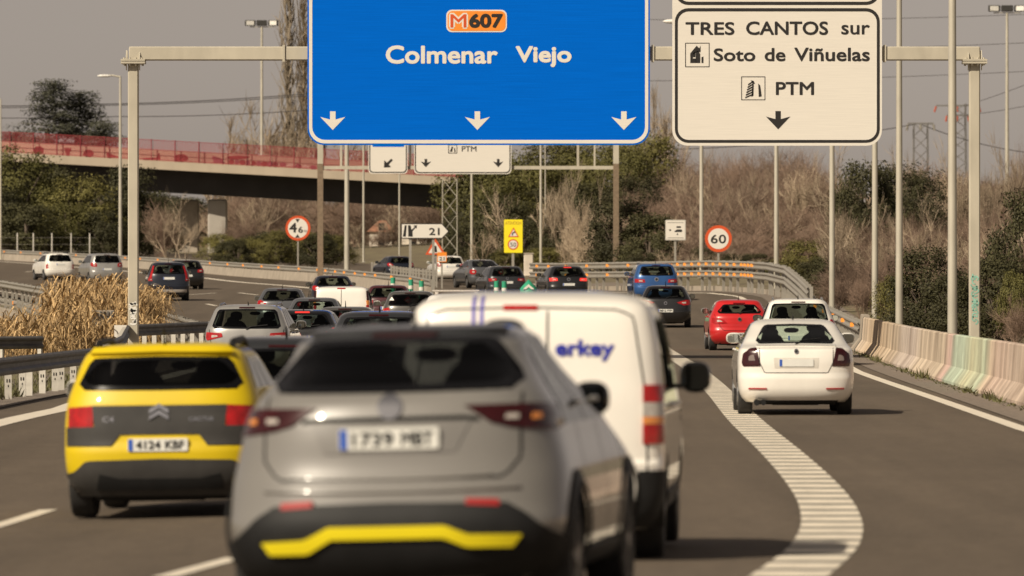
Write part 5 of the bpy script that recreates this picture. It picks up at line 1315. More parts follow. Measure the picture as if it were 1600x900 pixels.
# behind the bridge, above the fence
for px, py, d, wd, lb, k in ((84, 122, 745, 320, 'tall cedar with tiered dark branches above the red bridge fence', 'cedar0'), (124, 140, 748, 310, 'shorter cedar beside the tall one above the bridge fence', 'cedar1'), (162, 190, 740, 260, 'low cedar top showing over the bridge fence', 'cedar0'), (25, 203, 750, 300, 'low dark tree top at the left above the bridge fence', 'cedar1')):
    plant(k, px, py, d, wd, lb, None)
for px, py, wd, lb in ((450, -40, 60, 'tall pale leafless poplar nearest the floodlight mast'), (474, -10, 54, 'tall pale leafless poplar at the edge of the blue sign'), (498, -60, 58, 'tall pale leafless poplar hidden in part by the blue sign')):
    plant(pick('poplar', 2), px, py, 800, wd, lb, 'poplars behind the bridge')
for px, py, wd in ((378, 165, 130), (410, 140, 140), (440, 150, 120), (350, 200, 110), (468, 150, 120), (395, 175, 120), (545, 180, 130), (600, 185, 130), (425, 165, 120)): plant(pick('tall', 2), px, py, 770, wd, 'brown leafless tree top above the bridge fence', 'leafless trees behind the bridge')
# middle: pines, bare trees
for px, py, d, wd, k, lb in ((760, 235, 560, 170, 'pine', 'broad dark pine at the right end of the bridge'), (748, 262, 590, 90, 'oak', 'dark oak beside the lattice mast'), (815, 225, 540, 150, 'pine', 'dark pine behind the yellow warning sign'), (870, 215, 600, 150, 'pine', 'dark pine behind the pale leafless trees'), (930, 210, 580, 150, 'pine', 'dark pine right of the far gantry post'), (1012, 203, 560, 135, 'olive', 'bright olive green pine between the two big signs'), (975, 222, 540, 120, 'pine', 'green pine just below the corner of the blue sign'),
                             (775, 300, 470, 120, 'oak', 'dark bush behind the ramp queue'), (820, 310, 450, 110, 'oak', 'dark green bush behind the stone pillar'), (870, 350, 440, 100, 'oak', 'dark bush behind the black hatchback'), (722, 345, 520, 60, 'oak', 'dark bush under the lattice mast'), (972, 305, 372, 120, 'oak', 'dark oak behind the blue car'), (1015, 330, 368, 110, 'oak', 'dark oak behind the white lorry sign'), (800, 385, 425, 70, 'olive', 'low green ivy bush at the foot of the yellow sign'), (852, 385, 430, 80, 'olive', 'low green bush beside the thin street lamp'),
                             (740, 300, 530, 110, 'oak', 'dark oak just right of the lattice mast'), (790, 270, 500, 120, 'pine', 'dark pine above the yellow warning sign'), (850, 290, 520, 130, 'oak', 'dark oak behind the thin street lamp'), (920, 280, 520, 130, 'oak', 'dark oak behind the upright pale twigs'), (990, 270, 500, 120, 'oak', 'dark oak under the bright olive pine')):
    plant(pick(k, 3 if k != 'olive' else 2), px, py, d, wd, lb, 'trees behind the exit lane')
for i, (px, py, d, wd) in enumerate(((880, 235, 430, 100), (905, 250, 435, 80), (860, 258, 440, 80), (930, 262, 425, 70), (915, 300, 410, 70), (885, 310, 412, 80), (945, 330, 405, 60), (900, 345, 400, 80))):
    plant(pick('pale', 3), px, py, d, wd, 'pale leafless tree with upright twigs behind the exit lane', 'pale leafless trees behind the exit lane')
plant('fine0', 775, 330, 430, 90, 'dead pale forked tree at the dark pine beside the yellow sign'); plant('fine1', 790, 285, 455, 80, 'pale forked bare branches in the dark pine above the yellow sign')
# right bank: brown scrub with dark oaks
top = lin([(900, 250), (1000, 252), (1060, 222), (1130, 212), (1200, 214), (1290, 222), (1380, 238), (1450, 240), (1530, 262), (1640, 268)])
n = 0
for row, (d, f0, f1) in enumerate(((560, .0, .05), (520, .05, .18), (480, .18, .32), (445, .30, .45), (412, .44, .58), (385, .56, .70), (362, .68, .80))):
    px = 985.0
    while px < 1660:
        t = top(px); base = 450; yt = t+(base-t)*rv.uniform(f0, f1)
        if not (row >= 4 and px < 1020) and not (1290 < px < 1420 and row < 5 and rv.random() < .6):
            plant(pick('bare', 4) if rv.random() < .82 else pick('pale', 3), px, yt, d+rv.uniform(-9, 9)+(0 if px < 1300 else -20), rv.uniform(85, 130), ['brown leafless shrub on the skyline of the right bank', 'brown leafless shrub high on the right bank', 'brown leafless shrub halfway up the right bank', 'brown leafless shrub halfway up the right bank', 'brown leafless shrub low on the right bank', 'brown leafless shrub low on the right bank', 'brown leafless shrub just behind the exit guard rail'][row], 'brown scrub on the right bank', cat='shrub'); n += 1
        px += rv.uniform(19, 29)
for px, py, d, wd, k, lb in ((1350, 246, 335, 120, 'oak', 'large dark oak on the bank right of the white sign'), (1405, 250, 345, 110, 'oak', 'dark oak crown between two tall street lamps'), (1330, 280, 330, 90, 'oak', 'dark oak low beside the edge of the white sign'), (1445, 262, 350, 100, 'oak', 'dark oak behind the tallest street lamp'), (1256, 372, 306, 92, 'olive', 'round olive green bush behind the curve of the exit rail'), (1268, 408, 290, 85, 'oak', 'low dark bush in front of the round olive one'),
                             (1448, 380, 208, 150, 'oak', 'large dark bush behind the concrete barrier left of the gantry post'), (1405, 425, 214, 90, 'olive', 'greenish bush behind the end of the concrete barrier'), (1345, 430, 275, 80, 'bare', 'brown shrub behind the single guard rail'), (1560, 395, 195, 130, 'oak', 'dark bush behind the right gantry post'), (1600, 290, 215, 140, 'oak', 'tall dark oak at the right edge of the picture'), (1492, 425, 196, 110, 'oak', 'dark bush close behind the painted barrier'), (1585, 420, 190, 60, 'pine', 'dark pine bough at the right edge above the barrier'), (1640, 380, 200, 100, 'oak', 'dark oak beyond the right edge of the picture'),
                             (1545, 330, 300, 80, 'bare', 'brown shrub right of the right gantry post'), (1500, 330, 320, 90, 'bare', 'brown shrub behind the right gantry post'), (1300, 360, 325, 70, 'bare', 'brown shrub right of the round olive bush'), (1380, 350, 300, 90, 'bare', 'brown shrub between two tall street lamps'), (1430, 330, 310, 90, 'bare', 'brown shrub behind the dark bush by the barrier'), (1318, 430, 255, 95, 'oak', 'dark low bush behind the single guard rail'), (1530, 450, 200, 70, 'bare', 'brown shrub right behind the painted barrier'), (1590, 455, 185, 60, 'bare', 'brown twigs around the blue and white board'), (1490, 400, 260, 70, 'bare', 'brown twiggy shrub above the painted barrier'), (1365, 450, 262, 60, 'bare', 'small brown shrub by the barrier end'), (1570, 345, 280, 70, 'pale', 'pale leafless tree at the right edge'), (1600, 205, 420, 60, 'bare', 'reddish leafless tree top at the right edge against the sky')):
    plant(pick(k, {'oak': 3, 'olive': 2, 'bare': 4, 'pine': 3, 'pale': 3}[k]), px, py, d, wd, lb, 'trees and shrubs behind the barrier')
for px in (1290, 1335, 1420, 1470, 1515, 1555, 1600, 1640): plant(pick('oak', 3), px, rv.uniform(395, 450), 285+rv.uniform(-25, 25), 75, 'dark low bush in the scrub behind the barrier', 'dark bushes behind the barrier', cat='bush')
for i in range(46):
    px = 1285+rv.random()*370; d_ = rv.uniform(205, 345)+max(0, 1400-px)*.25; plant(pick('bare', 4) if i % 5 else pick('pale', 3), px, 470-(d_-200)*.75-rv.uniform(10, 70), d_, rv.uniform(60, 95), 'tangled brown leafless shrub in the strip behind the barrier', 'tangled scrub behind the barrier', cat='shrub')
for i, (px, py, d_, wd) in enumerate(((1036, 75, 640, 90), (1022, 120, 630, 80), (1300, 205, 470, 140), (1395, 212, 420, 130), (1425, 222, 400, 90), (1470, 205, 430, 110), (1510, 225, 380, 100), (1548, 215, 400, 100), (1590, 190, 390, 120), (1350, 225, 440, 90), (1250, 222, 470, 100), (1180, 224, 480, 100), (1120, 220, 470, 100), (1075, 214, 480, 100))):
    plant(pick('tall' if i < 2 else 'pale', 2), px, py, d_, wd, 'tall leafless tree between the blue and the white sign' if i < 2 else 'thin leafless tree rising over the brown scrub', 'leafless trees over the scrub')
for i in range(13):
    plant(pick('fine', 2), 1300+i*25+rv.uniform(-8, 8), rv.uniform(275, 370), rv.uniform(262, 330), rv.uniform(60, 100), 'pale leafless tree in front of the dark oaks on the bank', 'pale trees before the dark oaks')
for px in (990, 1030, 1065, 1100, 1145, 1180): plant(pick('oak', 3), px, rv.uniform(385, 410), 352+rv.uniform(-10, 10), 60, 'dark low bush at the foot of the scrub behind the exit rail', 'dark bushes behind the exit rail', cat='bush')
for px in (1170, 1130, 1085, 1050): plant(pick('fine', 2), px, rv.uniform(370, 395), 338, 50, 'thin leafless tree just behind the exit rail', 'thin trees behind the exit rail')
# distant tree belt that closes the view
mb = MB(); rr = random.Random(5)
for i in range(26000):
    x = rr.uniform(-230, 230); y = rr.uniform(930, 1000); 
    leaf(mb, Vector((x, y, G(x, y)+rr.random()**1.8*4.2)), 1.3, rr)
tag(obj('distant_woodland', mb, M['twig'], fix=False), 'far brown woodland closing the view', None, kind='stuff')

# dry reeds on the left
M['reed'] = mat('dry_reed', (.40, .255, .11), .7, var=.35, scale=1.2, island=1.0, col2=(.47, .32, .155))
mb = MB(); rr = random.Random(9)
def reed(b, h):
    lean = Vector((rr.gauss(0, .10), rr.gauss(0, .10), 1)).normalized(); w_ = .014; t = b+lean*h
    sx = Vector((1, rr.uniform(-.5, .5), 0)).normalized()*w_
    mb.add([b-sx, b+sx, t+sx*.4, t-sx*.4], [(0, 1, 2, 3)])
    for k in range(rr.randrange(5, 9)):
        u = rr.uniform(.25, 1); p = b+lean*h*u; a = rr.uniform(0, 6.283); out_ = Vector((math.cos(a), math.sin(a), 0)); l = rr.uniform(.35, .85)
        side = Vector((-out_.y, out_.x, 0))*rr.uniform(.012, .026)
        q1 = p+out_*l*.35+Vector((0, 0, l*.38)); q2 = p+out_*l*.75+Vector((0, 0, l*.30)); q3 = p+out_*l*1.0+Vector((0, 0, -l*.12))
        mb.add([p-side, p+side, q1+side, q1-side, q2+side*.8, q2-side*.8, q3], [(0, 1, 2, 3), (3, 2, 4, 5), (5, 4, 6)])
def reeds(n, px0, px1, d0, d1, h0, h1):
    for i in range(n):
        d = rr.uniform(d0, d1); px = rr.uniform(px0, px1); b = gx(px, d); reed(b, rr.uniform(h0, h1))
reeds(290, 78, 205, 186, 204, 1.3, 2.05); reeds(150, 70, 138, 165, 186, .9, 1.6); reeds(60, 138, 175, 168, 186, .4, .75); reeds(300, -60, 80, 158, 186, .5, 1.1); reeds(190, 205, 246, 186, 200, 1.2, 1.7); reeds(160, 165, 240, 172, 186, .5, .9); reeds(300, -400, -60, 160, 200, .6, 1.2)
tag(obj('dry_reeds', mb, M['reed'], fix=False), 'tall dry golden reeds between the guard rails on the left', None, kind='stuff')
# weeds along the foot of the barrier and rails
M['weed'] = mat('weeds', (.10, .095, .035), .8, var=.4, scale=2, island=.6)
mb = MB(); rr = random.Random(15)
for i in range(1500):
    y = rr.uniform(60, 186); x = BARX(y)-.36-abs(rr.gauss(0, .10)); k = .4+.8*max(0, math.sin(y*.7)+math.sin(y*.23+1)); b = Vector((x, y, G(x, y)))
    h = rr.uniform(.03, .13)*k; sx = Vector((rr.uniform(-1, 1), rr.uniform(-1, 1), 0)).normalized()*rr.uniform(.015, .035); tip = b+Vector((rr.gauss(0, .06), rr.gauss(0, .06), h))
    mb.add([b-sx, b+sx, tip], [(0, 1, 2)])
for i in range(3500):
    y = rr.uniform(62, 150); x = XL(y)-.5-abs(rr.gauss(0, .8)); b = Vector((x, y, G(x, y))); h = rr.uniform(.04, .25); sx = Vector((rr.uniform(-1, 1), rr.uniform(-1, 1), 0)).normalized()*rr.uniform(.01, .03); tip = b+Vector((rr.gauss(0, .08), rr.gauss(0, .08), h)); mb.add([b-sx, b+sx, tip], [(0, 1, 2)])
tag(obj('weeds', mb, M['weed'], fix=False), 'low weeds along the barrier foot', None, kind='stuff')
# wire fence posts behind the far barrier
d = 556
f = empty('wire_fence', gx(60, d), 'wire fence with thin pale posts in front of the dark trees at the left', 'fence')
for px in (27, 52, 81, 111, 140): b = gx(px, d); obj('fence_post', MB().box(b+Vector((0, 0, .9)), (.10, .10, 2.6)), M['post_white'], f)
mb = MB()
for z in (.6, 1.2, 1.8): mb.tube([gx(-30, d)+Vector((0, 0, z)), gx(150, d)+Vector((0, 0, z))], .012, 3)
obj('wire', mb, M['galv'], f)
# ------------------------------------------------------------------ vehicles
PT = {}
PT['grey'] = paint('urban_grey_paint', (.190, .181, .168), dirt=.04); PT['white'] = paint('white_paint', (.83, .795, .73), dirt=.05); PT['yellow'] = paint('yellow_paint', (.63, .46, .0), dirt=.05, coat=.25, rough=.5)
PT['silver'] = paint('silver_paint', (.42, .41, .39), metal=.5, rough=.3); PT['red'] = paint('red_paint', (.52, .012, .014)); PT['blue'] = paint('blue_paint', (.025, .095, .28), metal=.3)
PT['black'] = paint('black_paint', (.006, .006, .007)); PT['dgrey'] = paint('graphite_paint', (.032, .034, .038), metal=.4); PT['navy'] = paint('navy_paint', (.008, .012, .024), metal=.2); PT['mgrey'] = paint('mid_grey_paint', (.13, .134, .142), metal=.5, rough=.3)
PT['maroon'] = paint('dark_red_paint', (.06, .008, .012)); PT['bronze'] = paint('warm_grey_paint', (.10, .095, .088), metal=.4)
def two_tone(name, c, c2, z):
    m = paint(name, c, dirt=.04); t = m.node_tree; n = t.nodes; l = t.links; b = n['Principled BSDF']; src = b.inputs['Base Color'].links[0].from_socket
    tc = n.new('ShaderNodeTexCoord'); sp = n.new('ShaderNodeSeparateXYZ'); l.new(tc.outputs['Object'], sp.inputs[0]); gt = n.new('ShaderNodeMath'); gt.operation = 'GREATER_THAN'; gt.inputs[1].default_value = z; l.new(sp.outputs['Z'], gt.inputs[0])
    k = n.new('ShaderNodeMix'); k.data_type = 'RGBA'; l.new(gt.outputs[0], k.inputs[0]); l.new(src, k.inputs[6]); k.inputs[7].default_value = c2+(1,); l.new(k.outputs[2], b.inputs['Base Color']); return m
PT['roof'] = paint('dark_roof_paint', (.045, .047, .052)); PT['grey'] = two_tone('grey_paint_dark_roof', (.190, .181, .168), (.045, .047, .052), 1.50)
def P(root, nm, mb, m, **k): return obj(nm, mb, m, root, local=True, **k)

# --- grey crossover, nearest
def juke(root, B, q, pm):
    yel = paint('yellow_trim', (.85, .70, .01), dirt=.03)
    up = [(-.66, .487), (-.445, .497), (-.31, .560), (.29, .560), (.41, .512), (.665, .505)]; dn = [(-.62, .43), (-.42, .432), (-.295, .500), (.28, .500), (.395, .452), (.62, .448)]
    P(root, 'bumper_strip', patch(MB(), B.R, dn, up, 48, 3, .034, .04), yel, sharp=40)
    # dark bumper zone with sloping ends
    P(root, 'lower_bumper', patch(MB(), B.R, [(-.885, .30), (0, .29), (.885, .30)], [(-.885, .47), (-.80, .52), (-.70, .60), (-.60, .665), (0, .675), (.60, .665), (.70, .60), (.80, .52), (.885, .47)], 44, 6, .016, .04), M['black'], smooth=True)
    for sg in (-1, 1): P(root, 'bumper_reflector', patch(MB(), B.R, [(sg*.395, .655), (sg*.56, .645)], [(sg*.395, .69), (sg*.56, .68)], 6, 1, .024, .02), M['reflector'])
    # plate recess and tailgate crease
    P(root, 'plate_recess', patch(MB(), B.R, [(-.34, .93), (.34, .93)], [(-.42, 1.09), (.42, 1.09)], 12, 4, .004, .01), paint('recess_shade_grey', (.165, .157, .146)), smooth=True)  # flat patch: slight shading of the recess painted as a darker body grey
    mb = MB(); gapline(mb, B.R, [(-.46, 1.095), (-.40, 1.105), (.40, 1.105), (.46, 1.095)], .022, .0045, 20); P(root, 'handle_gap', mb, M['gap'])
    for z_, hw_, r_ in ((.80, .52, .010), (.735, .66, .012)): P(root, 'body_crease', MB().tube([B.R(x_*hw_/12, z_+.012*abs(x_/12)**2, .002) for x_ in range(-12, 13)], r_, 8), pm, smooth=True)
    mb = MB(); patch(mb, B.R, [(-.52, 1.535), (0, 1.54), (.52, 1.535)], [(-.47, 1.553), (0, 1.562), (.47, 1.553)], 20, 2, .03, .05); P(root, 'roof_spoiler', mb, PT['roof'], smooth=True)
    for sg in (1, -1):
        # flared arch lips
        for y in (.80, 4.21-.84):
            mb = MB(); A = []; Bq = []; f = B.S(sg)
            vs = []; n = 20
            for k in range(n+1):
                a = -0.25+(math.pi+.5)*k/n; c, s_ = math.cos(a), math.sin(a)
                for r_, o in ((.385, .01), (.40, .03), (.47, .012)): yy, zz = y+r_*c, .345+r_*s_; vs.append(f(yy, max(.24, zz), o))
            fs = []
            for k in range(n):
                for j in range(2): fs.append((k*3+j, k*3+j+1, k*3+4+j, k*3+3+j))
            mb.add(vs, fs); P(root, 'arch_trim', mb, M['black'], smooth=True)
    for sg in (1, -1):
        P(root, 'reversing_lens', patch(MB(), B.R, [(sg*.585, 1.09), (sg*.65, 1.088)], [(sg*.59, 1.112), (sg*.65, 1.112)], 6, 2, .016, .01), M['clear_lens']); P(root, 'indicator_lens', patch(MB(), B.R, [(sg*.715, 1.085), (sg*.755, 1.085)], [(sg*.715, 1.112), (sg*.75, 1.112)], 6, 2, .016, .01), M['amber_lens'])
JK = car('crossover_car', 'grey crossover car with a bright yellow strip along its rear bumper, nearest in the queue', 'car', 32.8, 611, 7.0, -1.5, 'coupe', 4.21, .90, 1.585, PT['grey'],
    win=(1.245, 1.51, .655, .53), light=[(.385, 1.165), (.52, 1.075), (.62, 1.05), (.83, 1.025), (.84, 1.07), (.81, 1.16), (.70, 1.165)], lens='dark_lens', plate=(0, 1.005, '1739 MBT'), badge=(1.165, .065), antenna=.2, mirror_m=M['gloss_black'], wr=.345, glass='glass_dark', tailgate=(.80, .72), extra=juke, n=3.0, cr=.62, hlamp=True, side0=.17, fog=0, wiper=False, sz=1.05, mz=1.15, mdx=.09, ms=(.21, .19), mg_m='mirror_dark_reflection', bfield='chrome')
# --- white van
def van(root, B, q, pm):
    blue = paint('blue_lettering', (.02, .03, .42)); pur = paint('violet_stripe', (.16, .14, .50))
    mb = MB(); xs_ = q(854, 0)[0]; gapline(mb, B.R, [(xs_, .42), (xs_, 1.0), (xs_, 1.70)], .014, .003, 30); gapline(mb, B.R, [(-.80, .46), (-.79, 1.1), (-.70, 1.66), (-.60, 1.71), (0, 1.725), (.60, 1.71), (.70, 1.66), (.79, 1.1), (.80, .46)], .012, .003, 60); P(root, 'door_gap', mb, M['gap'])
    for x in (q(734.5, 0)[0], q(747.5, 0)[0]): P(root, 'stripe', patch(MB(), B.R, [(x, .9), (x+.026, .9)], [(x, 1.80), (x+.026, 1.80)], 2, 24, .004, .006), pur)
    mb = MB(); vs, fs = text_mb('erkey', 0); ax = min(v[0] for v in vs); bx = max(v[0] for v in vs); az = min(v[1] for v in vs); bz = max(v[1] for v in vs)
    x0, z0 = q(868, 563); x1, z1 = q(957, 532)
    for k_ in range(9): mb.add([B.R(x0+(v[0]-ax)/(bx-ax)*(x1-x0)+.006*math.cos(k_*.785), z0+(v[1]-az)/(bz-az)*(z1-z0)+.006*math.sin(k_*.785), .004+.004*v[2]+k_*.0003) for v in vs], fs); P(root, 'lettering', mb, blue, fix=False)
    P(root, 'high_brake_light', patch(MB(), B.R, [(q(784, 0)[0], 1.705), (q(838, 0)[0], 1.705)], [(q(784, 0)[0], 1.735), (q(838, 0)[0], 1.735)], 8, 1, .012, .02), M['red_lens'])
    for sg in (1, -1):
        P(root, 'corner_bumper', patch(MB(), B.R, [(sg*.70, .24), (sg*.905, .24)], [(sg*.74, .62), (sg*.91, .62)], 10, 6, .022, .05), M['black'], smooth=True)
        for z0, z1, m in ((.80, .93, 'red_lens'), (.935, .985, 'amber_lens'), (.985, 1.08, 'clear_lens'), (1.085, 1.20, 'red_lens')):
            P(root, 'tail_light', patch(MB(), B.R, [(sg*.765, z0), (sg*.895, z0)], [(sg*.765, z1), (sg*.892, z1)], 8, 4, .016, .03), M[m], smooth=True)
    P(root, 'rear_bumper', patch(MB(), B.R, [(-.70, .24), (.70, .24)], [(-.70, .44), (.70, .44)], 20, 4, .03, .05), M['black'], smooth=True)
car('delivery_van', 'white panel van with blue lettering and two violet stripes, just beyond the grey crossover', 'van', 43.4, 827, 3.5, 0, 'van', 4.38, .905, 1.835, PT['white'], openrear=False, light=[(.78, .80), (.89, .80), (.89, 1.2), (.78, 1.2)], lens='red_lens', fog=0, hlamp=False,
    plate=(-.30, .62, 'blank'), mirror_m=M['gloss_black'], wr=.33, gaps=False, extra=van, n=5.0, cr=.30, antenna=0, wiper=False, mz=1.215, ms=(.23, .23), mg_m='mirror_dark_reflection')
# --- yellow car
def cactus(root, B, q, pm):
    dk = M['dgrey']
    P(root, 'tailgate_panel', patch(MB(), B.R, [(-.555, .735), (.555, .735)], [(-.585, .985), (.585, .985)], 30, 5, .012, .03), dk, smooth=True)
    for sg in (1, -1):
        P(root, 'side_block', patch(MB(), B.R, [(sg*.42, .635), (sg*.815, .635)], [(sg*.34, .735), (sg*.535, .735), (sg*.54, .805), (sg*.815, .80)], 16, 3, .0115, .03), dk, smooth=True)
    P(root, 'lower_bumper', patch(MB(), B.R, [(-.83, .20), (.83, .20)], [(-.83, .395), (-.74, .42), (-.64, .51), (0, .525), (.64, .51), (.74, .42), (.83, .395)], 40, 6, .016, .04), dk, smooth=True)
    P(root, 'diffuser', patch(MB(), B.R, [(-.55, .27), (.55, .27)], [(-.52, .40), (-.35, .36), (.35, .36), (.52, .40)], 24, 3, .024, .02), M['black'], smooth=True)
    mb = MB()
    for k in range(2):
        z = .855+k*.055; A = [(-.085, z), (0, z+.05), (.085, z)]; T = [(-.085, z+.035), (0, z+.088), (.085, z+.035)]; patch(mb, B.R, A, T, 12, 1, .026, .02)
    P(root, 'chevron_badge', mb, M['chrome'])
    def wr_(s_, x0, x1, z0, z1):
        mb = MB(); vs, fs = text_mb(s_, .02); ax = min(v[0] for v in vs); bx = max(v[0] for v in vs); az = min(v[1] for v in vs); bz = max(v[1] for v in vs)
        mb.add([B.R(x0+(v[0]-ax)/(bx-ax)*(x1-x0), z0+(v[1]-az)/(bz-az)*(z1-z0), .016+.004*v[2]) for v in vs], fs); P(root, 'lettering', mb, M['chrome'], fix=False)
    wr_('C4', -.49, -.39, .84, .89); wr_('CACTUS', .26, .47, .845, .88)
    P(root, 'rear_wing', patch(MB(), B.R, [(-.60, 1.41), (0, 1.42), (.60, 1.41)], [(-.58, 1.45), (0, 1.465), (.58, 1.45)], 20, 2, .045, .06), pm, smooth=True)
YS = 55.3
car('hatchback_car', 'bright yellow hatchback with dark grey tailgate panel and black roof rails', 'car', YS, 250, 2.6, -.8, 'mpv', 4.16, .86, 1.515, PT['yellow'], win=(1.12, 1.395, .71, .625), light=[(.575, .80), (.80, .79), (.80, .97), (.575, .985)],
    plate=(-.01, .645, '4124 KBF'), rails='black', antenna=.22, mirror_m=PT['white'], wr=.33, glass='glass_dark', gaps=False, extra=cactus, hlamp=False, n=3.6, cr=.5, dz=0, fog=0, wiper=False, mz=1.10, mdx=.17)
# --- cream saloon on the exit lane
def saloon(root, B, q, pm):
    P(root, 'boot_lip', patch(MB(), B.R, [(-.60, 1.035), (0, 1.04), (.60, 1.035)], [(-.60, 1.065), (0, 1.075), (.60, 1.065)], 24, 2, .016, .04), pm, smooth=True)
    P(root, 'plate_recess', patch(MB(), B.R, [(-.33, .715), (.33, .715)], [(-.345, .87), (.345, .87)], 10, 3, .003, .01), paint('recess_shade_white', (.62, .59, .53)), smooth=True)  # shade of the plate recess put into the colour, a dimmer body white
    mb = MB(); mb.tube([(-.60, .16, .20), (-.60, .02, .19)], .045, 10); mb.tube([(-.50, .16, .20), (-.50, .03, .19)], .04, 10); P(root, 'exhaust', mb, M['black'])
    mb = MB(); gapline(mb, B.R, [(-.56, 1.02), (-.555, .80), (-.48, .645), (.48, .645), (.555, .80), (.56, 1.02)], .010, .003, 50); P(root, 'boot_gap', mb, M['gap'])
    P(root, 'lower_valance', patch(MB(), B.R, [(-.60, .185), (.60, .185)], [(-.64, .225), (.64, .225)], 12, 2, .01, .02), M['black'], smooth=True)
car('saloon_car', 'cream white saloon with dark red tail lights on the exit lane', 'car', 97.0, 1244.5, .6, 0, 'sedan', 4.57, .885, 1.455, PT['white'], win=(1.075, 1.365, .60, .49), light=[(.545, .745), (.80, .74), (.82, .80), (.80, .93), (.70, 1.01), (.60, 1.02)], lens='dark_lens',
    plate=(0, .795, 'blank'), badge=(.965, .036), antenna=.12, wr=.315, extra=saloon, gaps=False, refl=(.45, .72, .395, .415), hlamp=False, glass='glass_clear', dz=0)
# --- white sport utility car behind it
car('suv_car', 'white sport utility car with dark rear window half hidden by the cream saloon', 'car', 156, 1248, 1.0, 0, 'suv', 4.3, .90, 1.66, PT['white'], rails='silver', win=(1.10, 1.535, .72, .64), antenna=.15, mirror_m=M['gloss_black'], dz=-.02, plate=(0, .7, 'blank'), light=[(.74, .98), (.86, .98), (.88, 1.12), (.78, 1.16)])
# --- red hatchback
car('hatchback_car', 'small bright red hatchback with open view through its rear window', 'car', 185, 1156, -1.2, 0, 'hatch', 4.0, .868, 1.48, PT['red'], plate=(.08, .46, '4483 KXX'), badge=(.90, .06), win=(1.07, 1.33, .63, .50), light=[(.36, .79), (.70, .77), (.80, .81), (.78, .95), (.62, .96), (.45, .88)], lens='red_lens', antenna=.15, mirror_m=PT['silver'], glass='glass_clear', dz=0, tailgate=(.58, .6))
# --- black hatchback at the ramp
car('hatchback_car', 'black hatchback in front of the blue car on the ramp, red right tail light showing', 'car', 222, 1040, 1.2, 0, 'hatch', 4.28, .9, 1.48, PT['black'], badge=(.86, .06), light=[(.38, .88), (.62, .78), (.86, .80), (.84, .98), (.66, .96)], plate=(0, .60, '8812 FTM'), dz=0, mirror_m=PT['black'])
car('mpv_car', 'metallic blue family car in front of the orange marked rail', 'car', 259, 1026, -3.5, 0, 'mpv', 4.35, .905, 1.60, PT['blue'], badge=(.95, .085), light=[(.46, .82), (.86, .82), (.86, .97), (.48, .95)], lens='red_lens', plate=(0, .55, 'blank'), rails='silver', dz=0)
car('hatchback_car', 'black hatchback with lit brake lights on the ramp, left of the blue car', 'car', 279, 889, -8, 0, 'hatch', 4.25, .90, 1.52, PT['black'], lit=True, badge=(.92, .075), plate=(0, .70, 'blank'), light=[(.48, .86), (.82, .84), (.83, .98), (.50, .98)], antenna=.12)
car('hatchback_car', 'dark grey hatchback beside the green marker posts on the ramp', 'car', 291, 793, -9, 0, 'suv', 4.3, .90, 1.55, PT['dgrey'], badge=(.98, .06), plate=(0, .80, 'blank'), light=[(.48, .88), (.82, .84), (.83, .98), (.50, .98)], lens='red_lens')
car('saloon_car', 'dark grey saloon with silver bumper right of the white car on the ramp', 'car', 331, 762, -13, 0, 'sedan', 4.7, .92, 1.50, PT['mgrey'], lens='red_lens')
car('suv_car', 'white car behind the small 21 plate, farthest on the ramp', 'car', 385, 705, -9, 0, 'suv', 4.4, .92, 1.56, PT['white'], plate=(0, .90, 'blank'), lens='red_lens')
car('hatchback_car', 'dark blue car half hidden by the pale rail in front of the white house', 'car', 400, 628, -16, 0, 'hatch', 4.2, .9, 1.46, PT['navy'])
# --- bending carriageway
car('suv_car', 'white sport utility car with roof rails on the bending carriageway', 'car', 394, 95, -17, 0, 'suv', 4.34, .92, 1.68, PT['white'], rails='black', plate=(0, .98, 'blank'), light=[(.74, .70), (.87, .70), (.87, .98), (.76, .98)], lens='red_lens', glass='glass_dark')
car('mpv_car', 'silver grey family car with its left flank showing, right of the white one', 'car', 366, 168, -14, 0, 'mpv', 4.6, .96, 1.74, PT['silver'], lens='red_lens', plate=(0, .83, 'blank'), glass='glass_dark')
def vol(root, B, q, pm):
    for sg in (1, -1): P(root, 'pillar_light', patch(MB(), B.R, [(sg*.78, .98), (sg*.89, .98)], [(sg*.64, 1.58), (sg*.70, 1.58)], 4, 10, .016, .03), M['red_lens'], smooth=True)
    P(root, 'bumper_trim', patch(MB(), B.R, [(-.80, .40), (.80, .40)], [(-.80, .52), (.80, .52)], 24, 3, .02, .03), M['clear_lens'], smooth=True)
car('suv_car', 'dark navy sport utility car with tall red pillar lights beside the gantry post', 'car', 288, 264, -5.0, 0, 'suv', 4.8, .945, 1.76, PT['navy'], plate=(0, 1.02, 'blank'), extra=vol, light=[(.74, .90), (.91, .90), (.92, 1.05), (.76, 1.08)], lens='red_lens', wr=.36, glass='glass')
car('suv_car', 'black car right beyond the dark navy one on the bending carriageway', 'car', 326, 293, -9, 0, 'suv', 4.4, .90, 1.50, PT['black'], plate=(0, .7, 'blank'))
